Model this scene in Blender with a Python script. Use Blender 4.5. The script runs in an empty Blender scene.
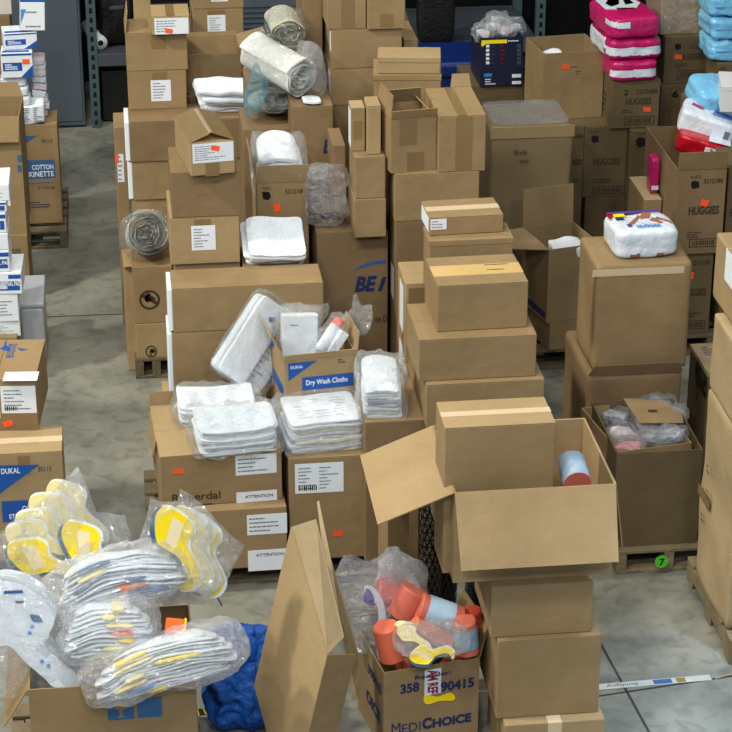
import bpy, bmesh, math, random
from mathutils import Vector, Matrix, Euler, noise
R = math.radians
SC = bpy.context.scene
COL = SC.collection
rnd = random.Random(7)

# ------------------------------------------------------------------ camera
H, F, TH, YAW = 5.5, 2200.0, R(24.5), R(6.7)
CAM = Vector((0, 0, H))
FW = Vector((math.sin(YAW), math.cos(YAW), 0))
RT = Vector((math.cos(YAW), -math.sin(YAW), 0))
UPV = Vector((0, 0, 1))
VD = FW * math.cos(TH) - UPV * math.sin(TH)
VU = FW * math.sin(TH) + UPV * math.cos(TH)
cd = bpy.data.cameras.new('camera'); cam = bpy.data.objects.new('camera', cd); COL.objects.link(cam)
cam.location = CAM; cam.rotation_euler = (math.pi/2 - TH, 0, -YAW)
cd.sensor_width = 36; cd.lens = 36 * F / 732; cd.clip_end = 100
SC.camera = cam

def ray(px, py): return VD + RT * ((px - 366) / F) + VU * ((366 - py) / F)
def onz(px, py, z):
    r = ray(px, py); return CAM + r * ((z - H) / r.z)
def onD(px, py, D):
    r = ray(px, py); return CAM + r * (D / r.dot(FW))
def onzD(px, z, D):
    Zc = D * math.cos(TH) + (H - z) * math.sin(TH)
    return CAM + FW * D + RT * ((px - 366) / F * Zc) + UPV * (z - H)
def depth_of(P): return (P - CAM).dot(VD)
def mpp(P): return depth_of(P) / F
def solve(P, v, k, axis):       # t with screen coordinate of P + t v equal to k
    q = P - CAM; a = RT if axis == 0 else VU
    kk = (k - 366) / F if axis == 0 else (366 - k) / F
    return (kk * q.dot(VD) - q.dot(a)) / (v.dot(a) - kk * v.dot(VD))

# ------------------------------------------------------------------ materials
def lin(c): return tuple(((x / 12.92) if x <= .04045 else ((x + .055) / 1.055) ** 2.4) for x in c)
MATS = {}
def node_mat(name):
    m = bpy.data.materials.new(name); m.use_nodes = True
    nt = m.node_tree; b = nt.nodes['Principled BSDF']; return m, nt, b
def plain(name, c, rough=.6, spec=.3, var=.06, scale=6, bump=0, metal=0, bscale=40):
    if name in MATS: return MATS[name]
    m, nt, b = node_mat(name); c = lin(c)
    tc = nt.nodes.new('ShaderNodeTexCoord'); n = nt.nodes.new('ShaderNodeTexNoise')
    n.inputs['Scale'].default_value = scale; n.inputs['Detail'].default_value = 4
    nt.links.new(tc.outputs['Object'], n.inputs['Vector'])
    mx = nt.nodes.new('ShaderNodeMix'); mx.data_type = 'RGBA'
    mx.inputs[6].default_value = (*[x * (1 - var * 2) for x in c], 1)
    mx.inputs[7].default_value = (*[min(1, x * (1 + var * 2)) for x in c], 1)
    nt.links.new(n.outputs['Fac'], mx.inputs[0]); nt.links.new(mx.outputs[2], b.inputs['Base Color'])
    b.inputs['Roughness'].default_value = rough; b.inputs['Specular IOR Level'].default_value = spec
    b.inputs['Metallic'].default_value = metal
    if bump:
        n2 = nt.nodes.new('ShaderNodeTexNoise'); n2.inputs['Scale'].default_value = bscale; n2.inputs['Detail'].default_value = 3
        nt.links.new(tc.outputs['Object'], n2.inputs['Vector'])
        bp = nt.nodes.new('ShaderNodeBump'); bp.inputs['Strength'].default_value = bump; bp.inputs['Distance'].default_value = .02
        nt.links.new(n2.outputs['Fac'], bp.inputs['Height']); nt.links.new(bp.outputs['Normal'], b.inputs['Normal'])
    MATS[name] = m; return m
def cardboard(name, c):
    m, nt, b = node_mat('cardboard_' + name); c = [x * .70 for x in lin(c)]
    tc = nt.nodes.new('ShaderNodeTexCoord')
    def noi(scale, det, vec=None, stretch=None):
        n = nt.nodes.new('ShaderNodeTexNoise'); n.inputs['Scale'].default_value = scale; n.inputs['Detail'].default_value = det
        src = tc.outputs['Object']
        if stretch:
            mp = nt.nodes.new('ShaderNodeMapping'); mp.inputs['Scale'].default_value = stretch
            nt.links.new(src, mp.inputs['Vector']); src = mp.outputs['Vector']
        nt.links.new(src, n.inputs['Vector']); return n.outputs['Fac']
    big = noi(3.0, 5); fib = noi(30, 3, stretch=(1, 1, 6))
    mth = nt.nodes.new('ShaderNodeMath'); mth.operation = 'MULTIPLY_ADD'
    nt.links.new(fib, mth.inputs[0]); mth.inputs[1].default_value = .35; nt.links.new(big, mth.inputs[2])
    mr = nt.nodes.new('ShaderNodeMapRange'); mr.inputs[1].default_value = .4; mr.inputs[2].default_value = .95
    nt.links.new(mth.outputs[0], mr.inputs[0])
    mx = nt.nodes.new('ShaderNodeMix'); mx.data_type = 'RGBA'
    mx.inputs[6].default_value = (c[0] * .84, c[1] * .83, c[2] * .80, 1)
    mx.inputs[7].default_value = (c[0] * 1.12, c[1] * 1.12, c[2] * 1.12, 1)
    nt.links.new(mr.outputs[0], mx.inputs[0]); nt.links.new(mx.outputs[2], b.inputs['Base Color'])
    b.inputs['Roughness'].default_value = .72; b.inputs['Specular IOR Level'].default_value = .25
    bp = nt.nodes.new('ShaderNodeBump'); bp.inputs['Strength'].default_value = .35; bp.inputs['Distance'].default_value = .02
    nt.links.new(noi(7, 2), bp.inputs['Height']); nt.links.new(bp.outputs['Normal'], b.inputs['Normal'])
    return m
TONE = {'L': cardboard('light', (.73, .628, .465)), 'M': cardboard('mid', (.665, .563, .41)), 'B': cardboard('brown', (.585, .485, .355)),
        'K': cardboard('dark', (.465, .40, .29)), 'Y': cardboard('pale', (.77, .68, .53)), 'W': cardboard('worn', (.63, .55, .41))}
def clear(name, tint=(.96, .98, 1), base=.16, body=.10, rough=.12, bump=.9, bs=14):
    m = bpy.data.materials.new(name); m.use_nodes = True; nt = m.node_tree; nt.nodes.clear()
    out = nt.nodes.new('ShaderNodeOutputMaterial'); tr = nt.nodes.new('ShaderNodeBsdfTransparent'); tr.inputs[0].default_value = (.995, .997, 1, 1)
    gl = nt.nodes.new('ShaderNodeBsdfGlossy'); gl.inputs['Roughness'].default_value = rough * .9; gl.inputs['Color'].default_value = (*tint, 1)
    df = nt.nodes.new('ShaderNodeBsdfDiffuse'); df.inputs['Color'].default_value = (*lin(tint), 1)
    tc = nt.nodes.new('ShaderNodeTexCoord')
    v = nt.nodes.new('ShaderNodeTexNoise'); v.inputs['Scale'].default_value = bs; v.inputs['Detail'].default_value = 3; v.inputs['Distortion'].default_value = 1.2
    nt.links.new(tc.outputs['Object'], v.inputs['Vector'])
    bp = nt.nodes.new('ShaderNodeBump'); bp.inputs['Strength'].default_value = 1; bp.inputs['Distance'].default_value = .035
    ad = nt.nodes.new('ShaderNodeVectorMath'); ad.operation = 'MULTIPLY_ADD'; ad.inputs[1].default_value = (.12, .12, .12); nt.links.new(v.outputs['Color'], ad.inputs[0]); nt.links.new(tc.outputs['Object'], ad.inputs[2])
    vo = nt.nodes.new('ShaderNodeTexVoronoi'); vo.feature = 'DISTANCE_TO_EDGE'; vo.inputs['Scale'].default_value = bs * 1.1; nt.links.new(ad.outputs[0], vo.inputs['Vector'])
    sm = nt.nodes.new('ShaderNodeMath'); sm.operation = 'MULTIPLY_ADD'; sm.inputs[1].default_value = 1.3; nt.links.new(vo.outputs['Distance'], sm.inputs[0]); nt.links.new(v.outputs['Fac'], sm.inputs[2])
    nt.links.new(sm.outputs[0], bp.inputs['Height'])
    nt.links.new(bp.outputs['Normal'], gl.inputs['Normal']); nt.links.new(bp.outputs['Normal'], df.inputs['Normal'])
    lw = nt.nodes.new('ShaderNodeLayerWeight'); lw.inputs['Blend'].default_value = .25; nt.links.new(bp.outputs['Normal'], lw.inputs['Normal'])
    ma = nt.nodes.new('ShaderNodeMath'); ma.operation = 'MULTIPLY_ADD'; ma.use_clamp = True
    nt.links.new(lw.outputs['Facing'], ma.inputs[0]); ma.inputs[1].default_value = .20; ma.inputs[2].default_value = base * .45
    tl = nt.nodes.new('ShaderNodeBsdfTranslucent'); tl.inputs['Color'].default_value = (*lin(tint), 1); m0 = nt.nodes.new('ShaderNodeMixShader'); m0.inputs[0].default_value = .4
    nt.links.new(df.outputs[0], m0.inputs[1]); nt.links.new(tl.outputs[0], m0.inputs[2])
    m1 = nt.nodes.new('ShaderNodeMixShader'); m1.inputs[0].default_value = body * .9
    nt.links.new(tr.outputs[0], m1.inputs[1]); nt.links.new(m0.outputs[0], m1.inputs[2])
    m2 = nt.nodes.new('ShaderNodeMixShader'); nt.links.new(ma.outputs[0], m2.inputs[0])
    nt.links.new(m1.outputs[0], m2.inputs[1]); nt.links.new(gl.outputs[0], m2.inputs[2])
    nt.links.new(m2.outputs[0], out.inputs['Surface']); MATS[name] = m; return m
CLEAR = clear('clear_film', base=.22, body=.16); HAZY = clear('hazy_film', (.96, .98, 1), .18, .24, .12)
GREYBAG = clear('grey_film', (.93, .95, .99), .14, .22, .15)
WHITE = plain('white_paper', (.87, .90, .93), .6, .3, .03, 8)
PAD = plain('white_pad', (.84, .875, .91), .8, .1, .05, 12, .5, bscale=60)
CREAM = plain('cream_pad', (.86, .86, .80), .8, .1, .05, 12, .5, bscale=60)
PINKPAD = plain('pinkish_pad', (.85, .80, .83), .8, .1, .05, 12)
INK = plain('grey_ink', (.42, .44, .50), .7, .1, .02)
BLACK = plain('black_ink', (.13, .12, .13), .7, .1, .02)
BROWNINK = plain('brown_ink', (.27, .22, .18), .7, .1, .02)
NAVY = plain('navy_ink', (.15, .19, .36), .6, .2, .02)
BLUE = plain('blue_print', (.11, .32, .63), .55, .3, .04)
DBLUE = plain('slate_blue', (.20, .37, .56), .6, .3, .05)
ORANGE = plain('orange_sticker', (.98, .36, .17), .5, .3, .02)
TAPE = plain('brown_tape', (.50, .41, .28), .3, .5, .05)
PALETAPE = plain('pale_tape', (.80, .72, .60), .35, .5, .04)
YELLOW = plain('yellow_foam', (.97, .86, .08), .5, .3, .03)
PALEYEL = plain('pale_yellow_foam', (.95, .89, .62), .6, .3, .03)
BEIGE = plain('beige_patch', (.93, .86, .70), .6, .2, .03)
ORNG = plain('orange_plastic', (.93, .42, .14), .4, .4, .05)
SALMON = plain('salmon_wrap', (.79, .42, .35), .4, .4, .08, 10)
WOOD = plain('pallet_wood', (.50, .45, .36), .85, .1, .18, 9, .6, bscale=30)
DWOOD = plain('worn_wood', (.40, .36, .29), .85, .1, .18, 9, .6, bscale=30)
GREYSTEEL = plain('dark_grey_steel', (.29, .33, .37), .5, .4, .05, 2)
TEALSTEEL = plain('teal_steel', (.25, .33, .34), .45, .4, .06, 8)
LGREY = plain('light_grey_shelf', (.25, .27, .31), .6, .3, .08, 5)
DARK = plain('dark_fabric', (.06, .06, .075), .6, .3, .2, 10, .5)
BLKPL = plain('black_plastic', (.035, .035, .04), .3, .5, .1)
BLUEPL = plain('blue_plastic', (.04, .15, .40), .4, .5, .06)
JACKET = plain('blue_jacket', (.05, .30, .62), .55, .4, .2, 14, .8, bscale=25)
NAVYBOX = plain('navy_carton', (.10, .12, .22), .45, .4, .05)
PINK = plain('magenta_film', (.72, .09, .38), .25, .6, .08, 12, .35, bscale=30)
REDF = plain('red_film', (.70, .06, .13), .25, .6, .06, 12, .35, bscale=30)
PACKW = plain('white_film', (.84, .88, .93), .25, .6, .03, 10, .35, bscale=25)
PACKB = plain('light_blue_film', (.46, .74, .90), .25, .6, .08, 10, .5, bscale=25)
BINGREY = plain('grey_plastic', (.66, .68, .71), .4, .4, .04)
GREEN = plain('green_sticker', (.30, .75, .16), .5, .3, .02)
SKIN = plain('brown_print', (.60, .40, .30), .5, .3, .03)
PURPLE = plain('purple_print', (.33, .25, .60), .5, .3, .03)
SKYB = plain('sky_blue_print', (.25, .55, .85), .5, .3, .03)
LABELBLUE = plain('label_blue', (.66, .77, .86), .4, .5, .08, 10)
FLOORYEL = plain('yellow_floor_tape', (.75, .66, .10), .6, .3, .1)

# ------------------------------------------------------------------ object helpers
def tag(o, label=None, cat=None, group=None, kind=None):
    if label: o['label'] = label
    if cat: o['category'] = cat
    if group: o['group'] = group
    if kind: o['kind'] = kind
    return o
def empty(name, loc, rot=(0, 0, 0), label=None, cat=None, group=None):
    o = bpy.data.objects.new(name, None); COL.objects.link(o); o.location = loc; o.rotation_euler = rot
    o.empty_display_size = .1
    return tag(o, label, cat, group)
def link(name, bm, mat, parent=None, smooth=False, loc=None, rot=None):
    me = bpy.data.meshes.new(name); bm.to_mesh(me); bm.free()
    if isinstance(mat, (list, tuple)):
        for q in mat: me.materials.append(q)
    else: me.materials.append(mat)
    if smooth:
        for p in me.polygons: p.use_smooth = True
        if smooth == 'angle': me.set_sharp_from_angle(angle=R(35))
    o = bpy.data.objects.new(name, me); COL.objects.link(o)
    if parent: o.parent = parent
    if loc is not None: o.location = loc
    if rot is not None: o.rotation_euler = rot
    return o
def add_box(bm, lo, hi, bev=0, M=None, seg=1):
    vs = [bm.verts.new((x, y, z)) for x in (lo[0], hi[0]) for y in (lo[1], hi[1]) for z in (lo[2], hi[2])]
    fs = [bm.faces.new([vs[i] for i in q]) for q in ((0, 1, 3, 2), (4, 6, 7, 5), (0, 4, 5, 1), (2, 3, 7, 6), (0, 2, 6, 4), (1, 5, 7, 3))]
    if M is not None: bmesh.ops.transform(bm, matrix=M, verts=vs)
    if bev:
        es = list({e for f in fs for e in f.edges})
        bmesh.ops.bevel(bm, geom=es, offset=bev, segments=seg, affect='EDGES', profile=.5)
def box_bm(lo, hi, bev=0, seg=1):
    bm = bmesh.new(); add_box(bm, lo, hi, bev, None, seg); return bm
def prism(bm, pts, z0, z1, M=None, mi=0):
    a = [bm.verts.new((p[0], p[1], z0)) for p in pts]; b = [bm.verts.new((p[0], p[1], z1)) for p in pts]
    n = len(pts); fs = []
    fs.append(bm.faces.new(b)); fs.append(bm.faces.new(a[::-1]))
    for i in range(n): fs.append(bm.faces.new((a[i], a[(i + 1) % n], b[(i + 1) % n], b[i])))
    for f in fs: f.material_index = mi
    if M is not None: bmesh.ops.transform(bm, matrix=M, verts=a + b)
def spline(pts, n=6):
    out = []; N = len(pts)
    for i in range(N):
        p0, p1, p2, p3 = (Vector(pts[(i + k - 1) % N]) for k in range(4))
        for j in range(n):
            t = j / n
            out.append(tuple(.5 * (2 * p1 + (p2 - p0) * t + (2 * p0 - 5 * p1 + 4 * p2 - p3) * t * t + (3 * p1 - p0 - 3 * p2 + p3) * t ** 3)))
    return out
def soft_bm(s, exp=5, amp=.01, freq=7, seed=0, n=14, ridge=False, bottom=False, fine=0):
    """closed soft body of size s, centred; exp = squareness"""
    bm = bmesh.new(); bmesh.ops.create_cube(bm, size=2)
    bmesh.ops.subdivide_edges(bm, edges=bm.edges[:], cuts=n, use_grid_fill=True)
    off = Vector((seed * 3.17, seed * 1.31, seed * 2.7))
    for v in bm.verts:
        p = v.co; r = (abs(p.x) ** exp + abs(p.y) ** exp + abs(p.z) ** exp) ** (1 / exp)
        q = p / r; P = Vector((q.x * s[0] / 2, q.y * s[1] / 2, q.z * s[2] / 2))
        k = noise.noise(P * freq + off)
        if ridge: k = (.5 - abs(k) * 2.2)
        k2 = noise.noise(P * freq * 3.1 + off * 2)
        if ridge: k2 = .35 - abs(k2) * 1.6
        d = Vector((q.x / max(s[0], .02), q.y / max(s[1], .02), q.z / max(s[2], .02))).normalized()
        P += d * (amp * k + fine * k2)
        if bottom and P.z < -s[2] / 2: P.z = -s[2] / 2
        v.co = P
    return bm
def soft(name, s, mat, parent=None, loc=(0, 0, 0), rot=(0, 0, 0), **k):
    return link(name, soft_bm(s, **k), mat, parent, True, loc, rot)
TXT = {}
def text_mesh(s, bold=0.0, italic=0.0):
    key = (s, bold, italic)
    if key in TXT: return TXT[key]
    cu = bpy.data.curves.new('t', 'FONT'); cu.body = s; cu.size = 1; cu.offset = bold; cu.shear = italic; cu.resolution_u = 3
    o = bpy.data.objects.new('t', cu); COL.objects.link(o); dg = bpy.context.evaluated_depsgraph_get()
    me = bpy.data.meshes.new_from_object(o.evaluated_get(dg)); bpy.data.objects.remove(o)
    vs = [v.co.copy() for v in me.vertices]; fs = [tuple(p.vertices) for p in me.polygons]; bpy.data.meshes.remove(me)
    x0 = min(v.x for v in vs); x1 = max(v.x for v in vs); y0 = min(v.y for v in vs); y1 = max(v.y for v in vs)
    vs = [((v.x - x0) / (x1 - x0), (v.y - y0) / (y1 - y0)) for v in vs]
    TXT[key] = (vs, fs); return TXT[key]

class Face:
    """a flat face frame in the local space of a root object"""
    def __init__(s, root, o, u, v, size, loc, yaw):
        s.root, s.o, s.u, s.v = root, Vector(o), Vector(u).normalized(), Vector(v).normalized()
        s.n = s.u.cross(s.v); s.size = size; s.loc = Vector(loc); s.rz = Matrix.Rotation(yaw, 3, 'Z')
    def uv(s, px, py):
        W = s.loc + s.rz @ s.o; n = s.rz @ s.n; r = ray(px, py)
        P = CAM + r * ((W - CAM).dot(n) / r.dot(n)); L = P - W
        return L.dot(s.rz @ s.u), L.dot(s.rz @ s.v)
    def rect(s, x0, y0, x1, y1):
        xm, ym = (x0 + x1) / 2, (y0 + y1) / 2
        a = s.uv(x0, ym)[0]; b = s.uv(x1, ym)[0]; c = s.uv(xm, y1)[1]; d = s.uv(xm, y0)[1]
        return a, c, b, d
    def P(s, a, b, h): return s.o + s.u * a + s.v * b + s.n * h
    def slab(s, name, r, mat, h0=.0004, h1=.0014, parent=None, rot=0):
        a, c, b, d = r; bm = bmesh.new()
        cx, cy = (a + b) / 2, (c + d) / 2; cr, sr = math.cos(rot), math.sin(rot)
        q = [(cx + x * cr - y * sr, cy + x * sr + y * cr) for x, y in ((a - cx, c - cy), (b - cx, c - cy), (b - cx, d - cy), (a - cx, d - cy))]
        s._pr(bm, q, h0, h1)
        return link(name, bm, mat, parent or s.root)
    def _pr(s, bm, q, h0, h1):
        lo = [bm.verts.new(s.P(x, y, h0)) for x, y in q]; hi = [bm.verts.new(s.P(x, y, h1)) for x, y in q]
        bm.faces.new(hi); bm.faces.new(lo[::-1]); n = len(q)
        for i in range(n): bm.faces.new((lo[i], lo[(i + 1) % n], hi[(i + 1) % n], hi[i]))
    def poly(s, name, pts, mat, px=True, h1=.0016, h0=.0006, parent=None):
        q = [s.uv(*p) for p in pts] if px else pts
        bm = bmesh.new(); s._pr(bm, q, h0, h1); bmesh.ops.recalc_face_normals(bm, faces=bm.faces[:])
        return link(name, bm, mat, parent or s.root)
    def text(s, st, r, mat, h=.0022, bold=0.0, italic=0.0, name='printed_text', parent=None, rot=0):
        vs, fs = text_mesh(st, bold, italic); a, c, b, d = r; bm = bmesh.new()
        vv = []
        for x, y in vs:
            X, Y = (x - .5) * (b - a), (y - .5) * (d - c)
            vv.append(bm.verts.new(s.P((a + b) / 2 + X * math.cos(rot) - Y * math.sin(rot), (c + d) / 2 + X * math.sin(rot) + Y * math.cos(rot), h)))
        for f in fs:
            try: bm.faces.new([vv[i] for i in f])
            except ValueError: pass
        return link(name, bm, mat, parent or s.root)
    def lines(s, r, mat, n=5, seed=0, parent=None, h=.0022, cols=1, name='printed_text', fill=.45):
        a, c, b, d = r; bm = bmesh.new(); g = random.Random(seed); hh = (d - c) / n
        for k in range(cols):
            A = a + (b - a) * k / cols; Wd = (b - a) / cols * .9
            for i in range(n):
                y = d - hh * (i + .5); L = Wd * g.uniform(.35, 1); x = A
                while x < A + L:
                    w = g.uniform(.03, .14) * Wd; w = min(w, A + L - x)
                    q = [(x, y - hh * fill / 2), (x + w, y - hh * fill / 2), (x + w, y + hh * fill / 2), (x, y + hh * fill / 2)]
                    bm.faces.new([bm.verts.new(s.P(p[0], p[1], h)) for p in q]); x += w + .02 * Wd
        return link(name, bm, mat, parent or s.root)
    # ready-made marks, given by their pixel box
    def label(s, x0, y0, x1, y1, seed=1, n=6, mat=None, cols=1, barcode=False):
        r = s.rect(x0, y0, x1, y1); o = s.slab('shipping_label', r, WHITE, .0004, .0014); o['label'] = 'white printed label'
        a, c, b, d = r; m = min(b - a, d - c) * .1
        s.lines((a + m, c + m, b - m, d - m), INK, n, seed, o, cols=cols, fill=.32)
        if barcode:
            bm = bmesh.new(); g = random.Random(seed); x = a + m; yy = c + m; w = (b - a) * .38
            while x < a + m + w:
                t = g.uniform(.003, .008)
                bm.faces.new([bm.verts.new(s.P(X, Y, .0026)) for X, Y in ((x, yy), (x + t, yy), (x + t, yy + (d - c) * .16), (x, yy + (d - c) * .16))]); x += t + g.uniform(.003, .006)
            link('barcode', bm, BLACK, o)
        return o
    def sticker(s, x0, y0, x1, y1, rot=0):
        o = s.slab('orange_sticker', s.rect(x0, y0, x1, y1), ORANGE, .0028, .0036, rot=rot); o['label'] = 'bright orange sticker'; return o
    def tape(s, x0, y0, x1, y1, mat=None):
        return s.slab('packing_tape', s.rect(x0, y0, x1, y1), mat or TAPE, .0003, .0011)
    def ptext(s, st, x0, y0, x1, y1, mat=BROWNINK, **k): return s.text(st, s.rect(x0, y0, x1, y1), mat, **k)
    def band(s, x0, y0, x1, y1, mat=BLUE, name='printed_band'): return s.slab(name, s.rect(x0, y0, x1, y1), mat, .0004, .0012)
    def plines(s, x0, y0, x1, y1, mat=BROWNINK, **k): return s.lines(s.rect(x0, y0, x1, y1), mat, **k)
    def barbox(s, x0, y0, x1, y1, mat=BROWNINK, seed=3):
        a, c, b, d = s.rect(x0, y0, x1, y1); bm = bmesh.new(); t = .005; g = random.Random(seed)
        def q(x, y, X, Y): bm.faces.new([bm.verts.new(s.P(*p, .0016)) for p in ((x, y), (X, y), (X, Y), (x, Y))])
        q(a, c, b, c + t); q(a, d - t, b, d); q(a, c, a + t, d); q(b - t, c, b, d)
        x = a + .02
        while x < b - .02:
            w = g.uniform(.003, .009); q(x, c + .012, x + w, d - .012); x += w + g.uniform(.003, .008)
        return link('printed_barcode', bm, mat, s.root)
    def ring(s, x0, y0, x1, y1, mat=BROWNINK, inner=.78, seed=0):
        a, c, b, d = s.rect(x0, y0, x1, y1); bm = bmesh.new(); cx, cy, rx, ry = (a + b) / 2, (c + d) / 2, (b - a) / 2, (d - c) / 2
        N = 28; o = [[bm.verts.new(s.P(cx + rx * k * math.cos(2 * math.pi * i / N), cy + ry * k * math.sin(2 * math.pi * i / N), .0016)) for i in range(N)] for k in (1, inner)]
        for i in range(N): bm.faces.new((o[0][i], o[0][(i + 1) % N], o[1][(i + 1) % N], o[1][i]))
        g = random.Random(seed)
        for i in range(9):        # worn emblem strokes inside the ring
            an, rr = g.uniform(0, 6.28), g.uniform(.05, .55); x, y = cx + rx * rr * math.cos(an), cy + ry * rr * math.sin(an)
            w, h = rx * g.uniform(.1, .35), ry * g.uniform(.06, .2); t = g.uniform(-1, 1)
            bm.faces.new([bm.verts.new(s.P(x + X * math.cos(t) - Y * math.sin(t), y + X * math.sin(t) + Y * math.cos(t), .0016)) for X, Y in ((-w, -h), (w, -h), (w, h), (-w, h))])
        return link('printed_emblem', bm, mat, s.root)

class Box:
    pass
def frame(xl, xr, yt, yb=None, D=None, z=None, d=None, ybk=None, yaw=0, h=None):
    b = Box(); yw = R(yaw); xd = Vector((math.cos(yw), math.sin(yw), 0)); yd = Vector((-math.sin(yw), math.cos(yw), 0))
    if isinstance(z, Box): z = z.top + .0015
    if z is not None and yb is not None: P = onz(xl, yb, z)
    elif z is not None:        # base out of sight: the pixel columns are those of the top edge
        hh = h if h else (onD(xl, yt, D).z - z)
        P = onzD(xl, z + hh, D) - UPV * hh; h = hh
    else: P = onD(xl, yb, D)
    b.h = h if h else solve(P, UPV, yt, 1)
    T = P + UPV * b.h
    b.w = solve(P if yb is not None else T, xd, xr, 0)
    b.d = d if d else solve(T, yd, ybk, 1)
    b.P, b.z, b.top, b.yaw, b.xd, b.yd = P, P.z, P.z + b.h, yw, xd, yd
    b.loc = P + xd * b.w / 2 + yd * b.d / 2
    return b
def faces(b):
    w, d, h = b.w, b.d, b.h; f = lambda *a: Face(b.root, *a, b.loc, b.yaw)
    b.front = f((-w/2, -d/2, 0), (1, 0, 0), (0, 0, 1), (w, h)); b.left = f((-w/2, d/2, 0), (0, -1, 0), (0, 0, 1), (d, h))
    b.right = f((w/2, -d/2, 0), (0, 1, 0), (0, 0, 1), (d, h)); b.upper = f((-w/2, -d/2, h), (1, 0, 0), (0, 1, 0), (w, d))
CB = 'cardboard boxes stacked in the warehouse'
STATS = []
def carton(label, *a, tone='M', seam='x', group=CB, name='cardboard_box', cat='box', top=None, **k):
    b = frame(*a, **k); w, d, h = b.w, b.d, b.h; m = TONE[tone] if isinstance(tone, str) else tone
    STATS.append((label, round(w, 2), round(d, 2), round(h, 2), [round(x, 2) for x in b.loc]))
    b.root = empty(name, b.loc, (0, 0, b.yaw), label, cat, group)
    link('body', box_bm((-w/2, -d/2, 0), (w/2, d/2, h - .004), .004, 2), m, b.root)
    g = .0015; mt = TONE[top] if top else m
    if seam == 'x':
        link('top_flap', box_bm((-w/2 + .001, -d/2 - .0, h - .004), (w/2 - .001, -g, h), .0012), mt, b.root)
        link('top_flap', box_bm((-w/2 + .001, g, h - .004), (w/2 - .001, d/2, h), .0012), mt, b.root)
    elif seam == 'y':
        link('top_flap', box_bm((-w/2, -d/2 + .001, h - .004), (-g, d/2 - .001, h), .0012), mt, b.root)
        link('top_flap', box_bm((g, -d/2 + .001, h - .004), (w/2, d/2 - .001, h), .0012), mt, b.root)
    else:
        link('lid', box_bm((-w/2 - .003, -d/2 - .003, h - .03), (w/2 + .003, d/2 + .003, h), .002), mt, b.root)
    faces(b); return b
def toptape(b, wd=.05, axis='x', mat=None, drop=0):
    w, d, h = b.w, b.d, b.h
    if axis == 'x': bm = box_bm((-w/2, -wd/2, h + .0002), (w/2, wd/2, h + .001))
    else:
        bm = box_bm((-wd/2, -d/2 - .001, h + .0002), (wd/2, d/2, h + .001))
        if drop: add_box(bm, (-wd/2, -d/2 - .0012, h - drop), (wd/2, -d/2 - .0003, h + .001))
    return link('packing_tape', bm, mat or TAPE, b.root)
def flap(b, side, L, ang, m, taper=.01, t=.005, span=(0, 1)):
    w, d, h = b.w, b.d, b.h; a = R(ang)
    edge = {'front': ((-w/2, -d/2), (w/2, -d/2), (0, -1)), 'back': ((w/2, d/2), (-w/2, d/2), (0, 1)),
            'left': ((-w/2, d/2), (-w/2, -d/2), (-1, 0)), 'right': ((w/2, -d/2), (w/2, d/2), (1, 0))}[side]
    A, B, o = Vector((*edge[0], h)), Vector((*edge[1], h)), Vector((*edge[2], 0))
    A, B = A.lerp(B, span[0]), A.lerp(B, span[1])
    dr = o * math.sin(a) + UPV * math.cos(a); e = (B - A).normalized(); n = e.cross(dr)
    bm = bmesh.new(); q = []
    A0, B0 = A + o * .001 + n * 0, B + o * .001
    for s in (-t/2, t/2):
        q.append([bm.verts.new(p + n * s) for p in (A0, B0, B0 + dr * L - e * taper, A0 + dr * L + e * taper)])
    bm.faces.new(q[1]); bm.faces.new(q[0][::-1])
    for i in range(4): bm.faces.new((q[0][i], q[0][(i+1)%4], q[1][(i+1)%4], q[1][i]))
    bmesh.ops.recalc_face_normals(bm, faces=bm.faces[:])
    return link('flap', bm, m, b.root)
def open_carton(label, *a, tone='M', flaps=(), group=CB, name='open_cardboard_box', cat='box', fill=None, t=.006, **k):
    b = frame(*a, **k); w, d, h = b.w, b.d, b.h; m = TONE[tone] if isinstance(tone, str) else tone
    STATS.append((label, round(w, 2), round(d, 2), round(h, 2), [round(x, 2) for x in b.loc]))
    b.root = empty(name, b.loc, (0, 0, b.yaw), label, cat, group); bm = bmesh.new()
    add_box(bm, (-w/2, -d/2, 0), (w/2, d/2, t))
    add_box(bm, (-w/2, -d/2, t), (w/2, -d/2 + t, h)); add_box(bm, (-w/2, d/2 - t, t), (w/2, d/2, h))
    add_box(bm, (-w/2, -d/2 + t, t), (-w/2 + t, d/2 - t, h)); add_box(bm, (w/2 - t, -d/2 + t, t), (w/2, d/2 - t, h))
    link('body', bm, m, b.root)
    for f in flaps: flap(b, f[0], f[1], f[2], m, *(f[3:]))
    faces(b); return b
def worn_carton(label, *a, tone='W', group=CB, name='cardboard_box', cat='box', amp=.012, seed=1, exp=26, **k):
    """a battered closed box, its sides bowed and dented"""
    b = frame(*a, **k); w, d, h = b.w, b.d, b.h; m = TONE[tone]
    STATS.append((label, round(w, 2), round(d, 2), round(h, 2), [round(x, 2) for x in b.loc]))
    b.root = empty(name, b.loc, (0, 0, b.yaw), label, cat, group)
    bm = soft_bm((w, d, h), exp=exp, amp=amp, freq=3.5, seed=seed, n=22)
    for v in bm.verts: v.co.z = max(-h/2, min(h/2, v.co.z))
    link('body', bm, m, b.root, True, (0, 0, h/2)); faces(b); return b
def rot_screen(roll=0, pitch=0, yaw=0): return (R(pitch), R(roll), R(yaw))

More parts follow.
